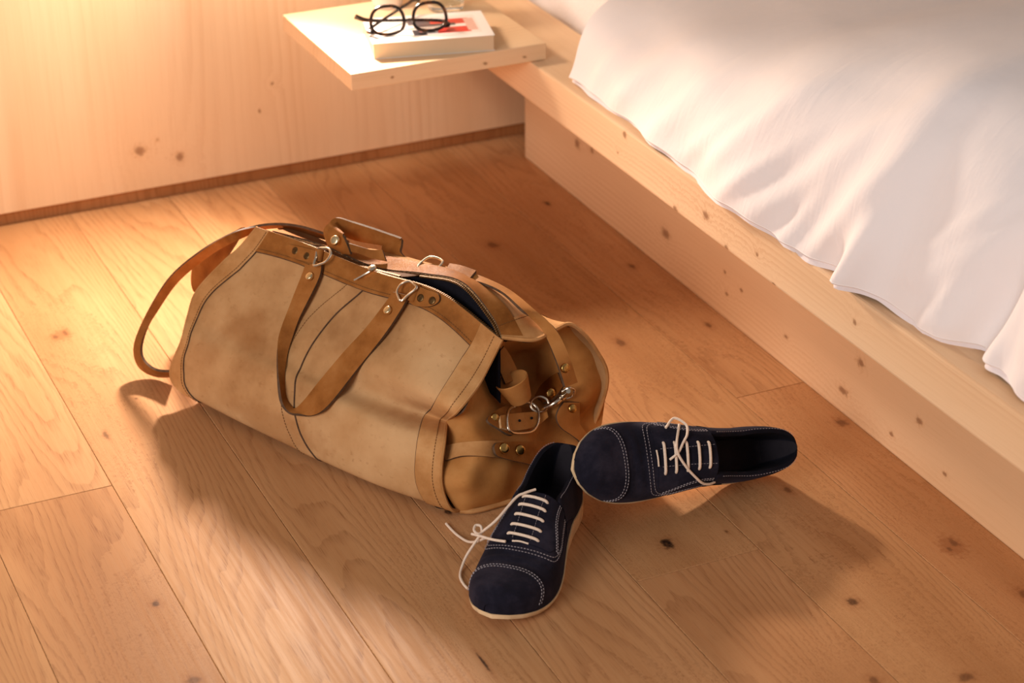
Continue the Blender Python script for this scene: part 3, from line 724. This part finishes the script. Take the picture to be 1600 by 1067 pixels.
# base
f0 = ev(FRONT, np.linspace(0, 1, 30), np.zeros(30)); b0 = ev(BACK, np.linspace(0, 1, 30), np.ones(30))
tt = np.linspace(0, 1, 12)[None, :, None]
PBs = f0[:, None] * (1 - tt) + b0[:, None] * tt
PBs[:, :, 2] = .0052
slab('base_panel', PBs, .003, [end_l, edge_l], bag)
for a, v in ((.482, .012), (.03, .04), (.50, .21), (.03, .21)):
    lathe('foot', [(.010, 0), (.0125, .001), (.0125, .004), (.008, .0055)], black_m, bag, 16, (a, v, 0))

tube('base_piping', ev(END, np.linspace(0, 1, 40), np.zeros(40)) + np.array([.002, 0, .001]), .0036, band_m, bag, seg=8)
# lining trough inside the opening
n = 50
u = np.linspace(.02, .985, n)
pf = ev(FRONT, u, np.ones(n)); pb = ev(BACK, u, np.zeros(n))
rows = []
for k, (t_, dz) in enumerate([(0, -.004), (.0, -.03), (.12, -.07), (.35, -.10), (.65, -.10), (.9, -.07), (1, -.03), (1, -.004)]):
    q = pf * (1 - t_) + pb * t_
    q = q + np.array([0, .004 * (1 - 2 * t_), dz])
    rows.append(q)
slab('lining', np.array(rows), .001, [lining_m], bag)

def seam_u(S):
    S = sorted(S, key=lambda p: p[1])
    return lambda w: np.interp(w, [p[1] for p in S], [p[0] for p in S])
sl, sm, sml, sr = seam_u(SEAM_L), seam_u(SEAM_M), seam_u(SEAM_ML), seam_u(SEAM_R)
W = np.linspace(0, 1, 70)
z0 = np.zeros_like(W)
eb = patch('edge_band', FRONT, z0, sl(W), W, .0018, [band_m, edge_l], bag, FO)
rb = patch('edge_band', FRONT, sr(W), z0 + 1, W, .0018, [band_m, edge_l], bag, FO, nu=10)
Wm = np.linspace(0, 7 / 8, 60)
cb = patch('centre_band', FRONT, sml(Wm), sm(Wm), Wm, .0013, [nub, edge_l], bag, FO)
Wt = np.linspace(7 / 8, 1, 12)
tb = patch('top_band', FRONT, sl(Wt) * .98, sr(Wt) * 1.0, Wt, .0020, [dark_l, edge_l], bag, FO, nu=60)
Wb = np.linspace(0, .11, 10)
tb2 = patch('top_band', BACK, Wb * 0 + .02, Wb * 0 + .985, Wb, .0020, [dark_l, edge_l], bag, BO, nu=60)
Wc = np.linspace(0, 1, 60)
eb2 = patch('edge_band', BACK, Wc * 0 + .90, Wc * 0 + 1, Wc, .0018, [band_m, edge_l], bag, BO)

def seam_tube(G, u, w, out, r, name, mat, parent, off=.0006):
    P = ev(G, u, w) + ev_n(G, u, w, out) * off
    return tube(name, P, r, mat, parent, seg=6)
seam_tube(FRONT, sl(W), W, FO, .0012, 'seam', seam_m, eb)
seam_tube(FRONT, sm(Wm), Wm, FO, .0012, 'seam', seam_m, cb)
seam_tube(FRONT, sr(W), W, FO, .0012, 'seam', seam_m, rb)
ub = np.linspace(float(sl(np.array([7 / 8]))[0]), float(sr(np.array([7 / 8]))[0]), 70)
seam_tube(FRONT, ub, ub * 0 + 7 / 8, FO, .0012, 'seam', seam_m, tb)
for (u0, parent) in ((0, eb), (1, rb)):
    seam_tube(FRONT, W * 0 + u0, W, FO, .0027, 'piping', band_m, parent, .0)
seam_tube(BACK, Wc * 0 + 1, Wc, BO, .0030, 'piping', band_m, eb2, .0)
def stitch(G, u, w, out, parent, off=.0020, mat=None, **kw):
    N = ev_n(G, u, w, out)
    dashes('stitching', ev(G, u, w) + N * off, N, mat or thread_b, parent, **kw)
stitch(FRONT, 1 - (1 - sr(W)) * .30, W, FO, rb, r=.0004)
stitch(FRONT, sml(Wm) * .93 + sm(Wm) * .07, Wm, FO, cb, off=.0015, r=.0004)
stitch(FRONT, ub, ub * 0 + 7 / 8 + .016, FO, tb, off=.0022, r=.0004)
stitch(FRONT, sl(W) * .86, W, FO, eb, r=.0004)
stitch(BACK, Wc * 0 + .912, Wc, BO, eb2, r=.0004)

# zipper: closed to the left of the slider, open to the right
nz = 46
u = np.linspace(.16, .50, nz)
pf = ev(FRONT, u, u * 0 + 1); pb = ev(BACK, u, u * 0)
tz = np.linspace(0, 1, 7)[None, :, None]
ZP = pf[:, None] * (1 - tz) + pb[:, None] * tz
ZP[:, :, 2] -= .005 * np.sin(np.linspace(0, math.pi, 7))[None, :] + .001
zip_ = slab('zipper', ZP, .0012, [plain('zip_tape', srgb(92, 58, 32), .8)], bag)
zip_metal = plain('dull_zip_metal', srgb(120, 86, 48), .55, .6)
def teeth(P, parent, step=.0032):
    P = np.asarray(P); s_ = np.concatenate([[0], np.cumsum(np.linalg.norm(np.diff(P, axis=0), axis=1))])
    V, F = [], []
    for a in np.arange(0, s_[-1], step):
        p = np.array([np.interp(a, s_, P[:, k]) for k in range(3)])
        b = len(V)
        for dx in (-.0011, .0011):
            for dy, dz in ((-.0024, -.0008), (.0024, -.0008), (.0020, .0011), (-.0020, .0011)):
                V.append(p + np.array([dx, dy, dz]))
        F += [(b + i, b + (i + 1) % 4, b + 4 + (i + 1) % 4, b + 4 + i) for i in range(4)] + [(b, b + 3, b + 2, b + 1), (b + 4, b + 5, b + 6, b + 7)]
    o = mesh_obj('zipper_teeth', V, F, zip_metal, parent, smooth=False)
    o['kind'] = 'stuff'
teeth(ZP[:, 3] + np.array([0, 0, .0012]), zip_)
u = np.linspace(.50, .97, 40)
teeth(ev(FRONT, u, u * 0 + 1) + np.array([0, .003, -.002]), zip_)
teeth(ev(BACK, u, u * 0) + np.array([0, -.003, -.002]), zip_)
PL_ = np.array(PULL)
lathe('slider', [(.0045, 0), (.006, .001), (.006, .0035), (.003, .005)], steel, zip_, 12, PL_[0], (0, -.3, .9))
ribbon('pull_tab', PL_ + np.array([-.001, -.0030, -.001]), PL_ + np.array([.0030, .0034, .002]), .0018, [steel], zip_, n=14, across=3)

# handles
hf = ribbon('handle', HANDLE_F[0], HANDLE_F[1], .0042, [dark_l, edge_l], bag, n=90, across=5)
for p in RIV_H:
    rivet('rivet', np.array(p) , (-.1, -.62, .78), .0062, brass_pale, hf, .004)
L1, R1 = np.array(HANDLE_B1[0]), np.array(HANDLE_B1[1])
hb = ribbon('handle', L1, R1, .0042, [dark_l, edge_l], bag, n=70, across=5)
rivet('rivet', np.array(RIV_B[0]) + np.array([.002, -.006, .003]), (.1, -.85, .5), .0070, brass_pale, hb, .004)
ribbon('handle_end', HANDLE_B2[0], HANDLE_B2[1], .0042, [dark_l, edge_l], hb, n=40, across=5)
ribbon('handle_end', HANDLE_B3[0], HANDLE_B3[1], .0042, [dark_l, edge_l], hb, n=24, across=5)

def plate(name, poly, th, mats, parent, n=60, toward=(0, 0, 1)):
    P = np.array(poly, float); m = len(P)
    Q = np.concatenate([P[-2:], P, P[:3]])
    P = crom(Q, np.linspace(2 / (len(Q) - 1), (2 + m) / (len(Q) - 1), n + 1))[:-1]
    c = P.mean(0)
    nn = np.cross(P, np.roll(P, -1, 0)).sum(0) - np.cross(c, c)
    nn = sum(np.cross(P[i] - c, P[(i + 1) % n] - c) for i in range(n)); nn /= np.linalg.norm(nn)
    if nn @ np.array(toward) < 0: nn = -nn
    V = np.concatenate([P + nn * th, P, [c + nn * th * 1.25], [c]])
    F = [(i, (i + 1) % n, 2 * n) for i in range(n)] + [(n + (i + 1) % n, n + i, 2 * n + 1) for i in range(n)] + [(i, n + i, n + (i + 1) % n, (i + 1) % n) for i in range(n)]
    return mesh_obj(name, V, F, mats, parent, fmat=[0] * 2 * n + [1 if len(mats) > 1 else 0] * n), nn

def dring(name, c, nrm, up, w, h, r, mat, parent):
    nrm = Vector(nrm).normalized(); up = Vector(up); up = (up - nrm * up.dot(nrm)).normalized(); sd = up.cross(nrm)
    pts = [(-w, -h), (0, -h), (w, -h), (w * 1.0, -h * .2), (w * .75, h * .6), (0, h), (-w * .75, h * .6), (-w * 1.0, -h * .2)]
    return tube(name, [tuple(Vector(c) + sd * x + up * y) for x, y in pts], r, mat, parent, closed=True, n=40, seg=8)
FT = (-.1, -.62, .78)
for poly, riv, in ((TAB1, RIV_T1), (TAB2, RIV_T2)):
    tab, nn = plate('ring_tab', poly, .0032, [dark_l, edge_l], bag, toward=FT)
    for p in riv:
        rivet('rivet', np.array(p), nn, .0058, rust, tab, .003)
t1, t2 = np.array(TAB1), np.array(TAB2)
dring('d_ring', RING1[0], FT, (.9, .3, .3), .0135, .0125, .0019, steel, bag)
dring('d_ring', RING2[0], FT, (-.9, .3, .3), .0135, .0125, .0019, steel, bag)
lp = np.array(TAB1)[[4, 5]].mean(0); 
tube('tab_loop', [np.array(TAB1)[4] + np.array([0, 0, .003]), np.array(TAB1)[6] + np.array([0, 0, .004])], .0062, dark_l, bag, n=6, seg=12)
tube('tab_loop', [np.array(TAB2)[1] + np.array([0, 0, .003]), np.array(TAB2)[7] + np.array([0, 0, .004])], .0062, dark_l, bag, n=6, seg=12)

# shoulder strap
st = ribbon('shoulder_strap', STRAP_L[0], STRAP_L[1], .0038, [dark_l, edge_l], bag, n=110, across=4)
st2 = ribbon('shoulder_strap', STRAP_R[0], STRAP_R[1], .0038, [end_l, edge_l], bag, n=80, across=4)
sb = np.array(STRAP_R[0]); sc_ = np.array(STRAP_R[1])
rivet('rivet', np.array(SRIV[0]), (.9, -.35, .35), .0066, brass, st2, .004)
b0_, b1_ = (sb[1] * .6 + sb[0] * .4), (sc_[1] * .6 + sc_[0] * .4)
c_ = (b0_ + b1_) / 2 + np.array([0, -.002, .006])
tube('strap_buckle', [c_ + np.array(q) for q in ((-.012, -.012, -.003), (.012, -.012, -.003), (.012, .012, .004), (-.012, .012, .004))], .0018, steel, st2, closed=True, n=28)
kq = sb[1] * .25 + sb[2] * .75; kr = sc_[1] * .25 + sc_[2] * .75
dirv = (sb[2] - sb[1]); dirv /= np.linalg.norm(dirv)
ribbon('keeper', [kq - dirv * .018 + (0, .002, .005), kq + dirv * .004 + (0, .002, .006), kq + dirv * .030 + (0, .002, .004)], [kr - dirv * .018 + (0, -.003, .005), kr + dirv * .004 + (0, -.003, .006), kr + dirv * .026 + (0, -.003, .004)], .004, [dark_l, edge_l], st2, n=14)
# flap of brown leather behind the left rim
plate('side_flap', LFLAP, .003, [inner_l, edge_l], bag, toward=(-.6, -.6, .5))

# right end hardware
bs = ribbon('end_band', BAND_STUD[0], BAND_STUD[1], .0028, [band_m, edge_l], bag, n=24, across=5)
ts = ribbon('stud_strap', TAB_STUD[0], TAB_STUD[1], .0036, [dark_l, edge_l], bag, n=30, across=5)
EN = (.80, -.45, .40)
for p in STUDS:
    rivet('stud', np.array(p), EN, .0072, brass, ts, .0055)
bt_, nn = plate('buckle_tab', BTAB, .0035, [dark_l, edge_l], bag, toward=EN)
rivet('rivet', np.array(BTAB_RIV[0]), EN, .0055, brass, bt_, .003)
ribbon('buckle_strip', BSTRIP[0], BSTRIP[1], .0036, [end_l, edge_pale], bt_, n=24, across=5)
tube('buckle', BUCKLE, .0021, steel, bt_, closed=True, n=60, seg=10)
for p in BHOLES:
    rivet('punch_hole', np.array(p), EN, .0018, black_m, bt_, .0006)
oc = Vector(ORING[0]); en = Vector((.7, -.5, .6)).normalized(); e1 = en.cross(Vector((0, 0, 1))).normalized(); e2 = en.cross(e1)
hk = tube('snap_hook', HOOK, [.0030, .0042, .0046, .0032], steel, bag, n=30, seg=12)
tube('ring', [tuple(oc + e1 * .0125 * math.cos(a) + e2 * .0105 * math.sin(a)) for a in np.linspace(0, 2 * math.pi, 24, endpoint=False)], .0017, steel, hk, closed=True)
hq = Vector(HOOK[2])
tube('hook_gate', [tuple(hq + Vector(q)) for q in ((-.004, .003, .004), (.004, .008, .010), (.006, .016, .004), (.004, .014, -.006), (0, .006, -.008))], .0018, steel, hk, n=24)
lathe('swivel', [(.003, -.006), (.0058, -.004), (.0058, .001), (.003, .004)], steel, hk, 14, tuple(hq), (.3, .8, .5))
dt = ribbon('stud_tab', DTAB[0], DTAB[1], .0032, [inner_l, edge_l], bag, n=24, across=5)
rivet('stud', np.array(DSTUD[0]), EN, .0070, brass, dt, .005)
fe = ribbon('end_flap', FLAPE[0], FLAPE[1], .003, [end_l, edge_l], bag, n=40, across=6)
rivet('stud', np.array(DSTUD2[0]), EN, .0062, brass, fe, .005)
q = [np.array(p) for p in ROLL]
top, botm = (q[0] + q[1]) / 2, (q[2] + q[3]) / 2
axv = top - botm; hgt = np.linalg.norm(axv); r1 = np.linalg.norm(q[0] - q[1]) / 2 * .92; r0 = np.linalg.norm(q[2] - q[3]) / 2 * .9
lathe('strap_loop', [(r0 * .85, 0), (r0, .003), (r1, hgt * .97), (r1 - .001, hgt), (r1 - .003, hgt * .97), (r0 - .004, .006), (r0 * .3, .005)], end_l, bag, 28, tuple(botm), tuple(axv))
ribbon('loop_strap', STRIP[0], STRIP[1], .003, [end_l, edge_l], bag, n=20)

# ------------------------------------------------------------------ suede shoes
t = T('navy_suede')
P = t.obj()
a = t.noise(P, 34, 4, .65); b = t.noise(P, 900, 2, .6); c2 = t.noise(P, 12, 2)
col = t.ramp(t.math('ADD', t.math('MULTIPLY', a, .6), t.math('MULTIPLY', c2, .4)), [(.36, srgb(19, 18, 25)), (.52, srgb(28, 27, 38)), (.66, srgb(45, 42, 53))])
t.bump(t.math('ADD', b, t.math('MULTIPLY', a, 1.5)), .3, .0008)
suede = t.fin(col, .95, spec=.1, Sheen_Weight=.2, Sheen_Roughness=.5, Sheen_Tint=srgb(120, 112, 130))
suede_edge = plain('suede_edge', srgb(26, 25, 38), .9)
lining_s = plain('shoe_lining', srgb(17, 17, 26), .85, noise_amt=.2, scale=80)
insole_m = plain('insole', srgb(30, 26, 32), .7, noise_amt=.2, scale=50)
cream = plain('cream_sole', srgb(222, 192, 150), .6, noise_amt=.08, scale=60)
lace_m = plain('cream_lace', srgb(234, 212, 190), .85, noise_amt=.06, scale=400, bump=.4)
thread_w = plain('white_thread', srgb(158, 149, 152), .8)
SL = .300
st_s = [0, .012, .035, .07, .12, .20, .30, .40, .50, .60, .70, .80, .88, .94, .98, .995, 1.0]
st_w = [.0005, .0135, .0215, .0275, .0315, .0340, .0345, .0365, .0415, .0470, .0498, .0480, .0415, .0310, .0180, .0085, .0005]
st_h = [.062, .064, .065, .065, .064, .062, .064, .076, .074, .063, .053, .0455, .0410, .0350, .0250, .0150, .0045]
st_t = [.060, .062, .063, .063, .061, .055, .052, .064, .064, .05, .04, .04, .04, .03, .02, .01, .01]
OPEN = .425
def fi(s, V):
    k = np.interp(s, st_s, np.arange(len(st_s)))
    return float(crom(np.array(V)[:, None], [k / (len(st_s) - 1)])[0, 0])
def shoe_pt(s, q, m=1):
    hw = max(.0003, fi(s, st_w)); H = fi(s, st_h); Ht = fi(s, st_t)
    spring = .016 * max(0, (s - .70) / .30) ** 1.8
    z0 = np.interp(s, [0, .3, .45, .7, 1], [.023, .022, .010, .0055, .005]) + spring
    yc = m * (.010 * math.sin(max(0, s - .25) / .75 * math.pi * .62) - .004)
    x = s * SL
    if s >= OPEN:
        th = math.pi * q
        c_, s_ = math.cos(th), math.sin(th)
        y = hw * math.copysign(abs(c_) ** .72, c_) * (1 + .05 * math.sin(2 * th) ** 2)
        z = z0 + (H - .004) * abs(s_) ** .74
        if .69 < s < .80:
            z += .0013 * math.sin((s - .69) / .11 * math.pi * 5 + 1.5 * c_) * s_ ** 2 * math.sin((s - .69) / .11 * math.pi)
        if s < .66:
            z += .0016 * (1 - abs(2 * q - 1)) * 0
        return np.array([x, y + yc, z])
    qq = q if q <= .5 else 1 - q
    sg = 1 if q <= .5 else -1
    k = np.interp(s, [0, .1, .2, .3, OPEN], [.80, .80, .80, .76, .69])
    if qq <= .3:
        tt = qq / .3
        y = hw * (1 - (1 - k) * tt ** 1.7) * (1 + .05 * math.sin(math.pi * tt))
        z = z0 + Ht * (math.sin(tt * math.pi / 2) ** .86)
    else:
        tt = (qq - .3) / .2
        dep = min(1, max(0, (s - .012) / .05))
        yt = hw * k
        y = max(0, yt - .0045 * min(1, tt / .1)) * np.interp(tt, [0, .1, .5, .7, 1], [1, 1, .98, .8, 0])
        z = z0 + Ht + (-(Ht - .004) * dep) * np.interp(tt, [0, .08, .25, .6, 1], [0, .03, .4, 1, 1])
    if s < .03 and qq > .3:
        y = min(y, hw * k)
    return np.array([x, sg * y + yc, z])
def shoe_n(s, q, m):
    e = .004
    s1, s2 = min(1, s + e), max(OPEN + .001 if s >= OPEN else 0, s - e)
    n = np.cross(shoe_pt(s1, q, m) - shoe_pt(s2, q, m), shoe_pt(s, min(1, q + e), m) - shoe_pt(s, max(0, q - e), m))
    n /= np.linalg.norm(n) + 1e-12
    if n @ np.array([.15 * (1 if s > .5 else -1), (.5 - q), .6]) < 0: n = -n
    return n
def shoe_line(pts, m, off, n=60):
    pts = crom(np.array(pts, float), np.linspace(0, 1, n))
    P = np.array([shoe_pt(a, b, m) for a, b in pts]); N = np.array([shoe_n(a, b, m) for a, b in pts])
    return P + N * off, N
def shoe_patch(name, s0, s1, q0, q1, m, off, th, parent, ns=24, nq=24):
    P = np.zeros((ns, nq, 3)); N = np.zeros((ns, nq, 3))
    for j, b in enumerate(np.linspace(0, 1, nq)):
        for i, a in enumerate(np.linspace(0, 1, ns)):
            q = q0 + (q1 - q0) * b
            s_ = s0(q) * (1 - a) + s1(q) * a
            P[i, j] = shoe_pt(s_, q, m); N[i, j] = shoe_n(s_, q, m)
    return slab(name, P + N * off, th, [suede, suede_edge], parent, lo=-.5, hi=1, N=N)

def make_shoe(label, mat4, m):
    root = empty('suede_shoe')
    tag(root, label, 'shoe', 'pair of navy suede shoes')
    root.matrix_world = mat4
    S_ = sorted(set(list(np.linspace(0, .06, 9)) + list(np.linspace(.06, OPEN - .004, 26)) + [OPEN - .0005, OPEN] + list(np.linspace(OPEN, .94, 44)) + list(np.linspace(.94, 1, 12))))
    Q_ = list(np.linspace(0, .3, 12)) + list(np.linspace(.3, .7, 25))[1:] + list(np.linspace(.7, 1, 12))[1:]
    V = [shoe_pt(s_, q_, m) for s_ in S_ for q_ in Q_]
    nq = len(Q_); F, M_ = [], []
    for i in range(len(S_) - 1):
        for j in range(nq - 1):
            F.append((i * nq + j, i * nq + j + 1, (i + 1) * nq + j + 1, (i + 1) * nq + j))
            inner = S_[i + 1] <= OPEN + 1e-6 and .3 <= (Q_[j] + Q_[j + 1]) / 2 <= .7
            M_.append((2 if abs((Q_[j] + Q_[j + 1]) / 2 - .5) < .085 else 1) if inner else 0)
    up = mesh_obj('upper', V, F, [suede, lining_s, insole_m], root, fmat=M_)
    # sole
    rows = []
    SS = np.concatenate([np.linspace(0, .06, 8), np.linspace(.08, .92, 40), np.linspace(.94, 1, 10)])
    V, F = [], []
    for s_ in SS:
        a, b = shoe_pt(s_, 0, m), shoe_pt(s_, 1, m)
        c_ = (a + b) / 2; h = (a - b) / 2; w_ = np.linalg.norm(h); ext = .0014
        hx = (.0016 if s_ == SS[-1] else -.0016 if s_ == SS[0] else 0)
        d = np.array([0, 1.0, 0]) * (w_ + ext * min(1, w_ / .008 + .2))
        spring = .016 * max(0, (s_ - .70) / .30) ** 1.8
        zt = a[2] + .0008; zb = spring
        for k_, (f_, z_) in enumerate([(1, zt), (1.0, zt - .002), (.985, zb + .002), (.95, zb), (-.95, zb), (-.985, zb + .002), (-1.0, zt - .002), (-1, zt)]):
            p = c_ + d * f_; V.append((p[0] + hx, p[1], z_))
    nk = 8
    for i in range(len(SS) - 1):
        for j in range(nk):
            F.append((i * nk + j, i * nk + (j + 1) % nk, (i + 1) * nk + (j + 1) % nk, (i + 1) * nk + j))
    F += [tuple(range(nk))[::-1], tuple((len(SS) - 1) * nk + j for j in range(nk))]
    tag(mesh_obj('sole', V, F, cream, root), 'thin cream rubber sole')
    # toe cap and lace facings as overlaid suede
    cap0 = lambda q: .795 + .075 * abs(2 * q - 1) ** 2.2
    cap = shoe_patch('toe_cap', cap0, lambda q: .992, .02, .98, m, .0004, .0012, root, 26, 40)
    fr = lambda q: .668 - .10 * max(0, (abs(q - .5) - .17) / .11) ** 2.5
    facings = []
    for q0, q1 in ((.20, .470), (.530, .80)):
        facings.append(shoe_patch('lace_facing', lambda q: OPEN + .002, fr, q0, q1, m, .0003, .0013, root, 20, 14))
    tg = shoe_patch('tongue', lambda q: OPEN + .001, lambda q: .655, .465, .535, m, .0001, .0009, root, 20, 6)
    # stitching
    qs = np.linspace(.04, .96, 40)
    for d in (.006, .019):
        Pn, Nn = shoe_line([(cap0(q) + d, q) for q in qs], m, .0017, 140)
        dashes('stitching', Pn, Nn, thread_w, cap, step=.0040, ln=.0024, r=.00036)
    for d, e in ((0, 0), (.016, .014)):
        U = [(OPEN + .01, .175 - e), (.52, .178 - e), (.60, .182 - e), (.66 + d, .23 - e), (.685 + d, .33), (.692 + d, .5), (.685 + d, .67), (.66 + d, .77 + e), (.60, .818 + e), (.52, .822 + e), (OPEN + .01, .825 + e)]
        Pn, Nn = shoe_line(U, m, .0006, 160)
        dashes('stitching', Pn, Nn, thread_w, up, step=.0040, ln=.0024, r=.00036)
    for sg in (0, 1):
        for d in (0, .018):
            Lq = [(OPEN + .004, .285 - d), (.48, .30 - d), (.54, .295 - d), (.60, .26 - d), (.65, .23 - d)]
            Pn, Nn = shoe_line([(a, b if sg == 0 else 1 - b) for a, b in Lq], m, .0018, 80)
            dashes('stitching', Pn, Nn, thread_w, facings[sg], step=.0040, ln=.0024, r=.00036)
        Pn, Nn = shoe_line([(OPEN + .006, .44 if sg == 0 else .56), (.54, .455 if sg == 0 else .545), (.655, .46 if sg == 0 else .54)], m, .0018, 60)
        dashes('stitching', Pn, Nn, thread_w, facings[sg], step=.0040, ln=.0024, r=.00030)
        Pn, Nn = shoe_line([(.02, .275 if sg == 0 else .725), (.12, .277 if sg == 0 else .723), (.25, .274 if sg == 0 else .726), (OPEN - .02, .275 if sg == 0 else .725)], m, .0006, 80)
        dashes('stitching', Pn, Nn, thread_w, up, step=.0040, ln=.0022, r=.00028)
    # quarter / vamp overlap line on each side
    for sg in (0, 1):
        Pn, Nn = shoe_line([(.30, .03 if sg == 0 else .97), (.40, .09 if sg == 0 else .91), (.50, .12 if sg == 0 else .88), (.60, .14 if sg == 0 else .86)], m, .0004, 30)
        tube('quarter_seam', Pn, .0009, suede_edge, up, seg=5)
    # lace bars
    for i, s_ in enumerate([.462, .507, .552, .597, .640]):
        ln = [(s_ + .004, .40), (s_ + .003, .43), (s_, .5), (s_ - .004, .565), (s_ - .004, .59)]
        offs = [-.001, .0030, .0036, .0030, -.001]
        pts = [shoe_pt(a, b, m) + shoe_n(a, b, m) * o for (a, b), o in zip(ln, offs)]
        tube('lace', pts, .00185, lace_m, root, n=16, seg=8)
    pts = [shoe_pt(.668, b, m) + shoe_n(.668, b, m) * o for b, o in ((.465, .0015), (.5, .003), (.535, .0015))]
    tube('bar_tack', pts, .0011, lace_m, root, n=8, seg=6)
    return root

def frame(heel, fwd, up):
    f = Vector(fwd).normalized(); u = Vector(up); u = (u - f * u.dot(f)).normalized(); l = u.cross(f)
    return Matrix(((f.x, l.x, u.x, heel[0]), (f.y, l.y, u.y, heel[1]), (f.z, l.z, u.z, heel[2]), (0, 0, 0, 1)))
SH1 = frame((-.4565, -1.1313, 0.0005), (-.6978, -.7163, 0), (0, 0, 1)) @ Matrix.Scale(1.048, 4)
shoe1 = make_shoe('navy suede shoe standing upright on the floor with lace trailing to its side', SH1, 1)
SH2 = frame((-.1895, -1.1538, .0181), (-.9782, -.1122, .1750), (.1856, -.8504, .4923)) @ Matrix.Scale(1.045, 4)
SH2L = SH2.copy()
SH2 = Matrix.Translation((.005, 0, .0072)) @ SH2
shoe2 = make_shoe('navy suede shoe tipped on its side with its toe resting on the other shoe', SH2, -1)
lace_runs = [(shoe1, SH1, [[(-0.5506, -1.2255, 0.0935), (-0.566, -1.2262, 0.0925), (-0.579, -1.2264, 0.0885), (-0.6108, -1.2408, 0.074), (-0.6254, -1.2337, 0.058), (-0.6305, -1.2271, 0.05), (-0.6326, -1.2177, 0.05), (-0.6275, -1.2102, 0.052), (-0.6222, -1.2144, 0.052), (-0.6238, -1.2198, 0.046), (-0.6307, -1.2189, 0.035), (-0.6432, -1.2163, 0.015), (-0.6543, -1.225, 0.004), (-0.6627, -1.2405, 0.003), (-0.6654, -1.257, 0.003), (-0.665, -1.27, 0.003)], [(-0.6172, -1.2799, 0.065), (-0.6284, -1.2661, 0.063), (-0.6364, -1.2487, 0.06), (-0.6429, -1.2337, 0.057)], [(-0.6288, -1.1151, 0.0022), (-0.6282, -1.1329, 0.0022), (-0.6267, -1.1506, 0.003), (-0.6241, -1.1761, 0.008), (-0.6237, -1.2045, 0.024), (-0.6251, -1.2325, 0.045)]]), (shoe2, SH2L, [[(-0.3682, -1.2334, 0.0872), (-0.358, -1.2367, 0.0971), (-0.3477, -1.2305, 0.1062), (-0.3393, -1.2253, 0.1139), (-0.334, -1.2117, 0.1196), (-0.3433, -1.1963, 0.1236), (-0.3601, -1.2049, 0.1176)], [(-0.339, -1.2032, 0.1169), (-0.3569, -1.2296, 0.1074), (-0.3598, -1.2395, 0.0967), (-0.3502, -1.247, 0.0773), (-0.3374, -1.252, 0.0604), (-0.3287, -1.252, 0.0515), (-0.3179, -1.25, 0.0467), (-0.308, -1.246, 0.0449)]])]
for root, mt, runs in lace_runs:
    inv = mt.inverted()
    for run in runs:
        tube('lace_end', [tuple(inv @ Vector(p)) for p in run], .00165, lace_m, root, n=12 * len(run), seg=8)
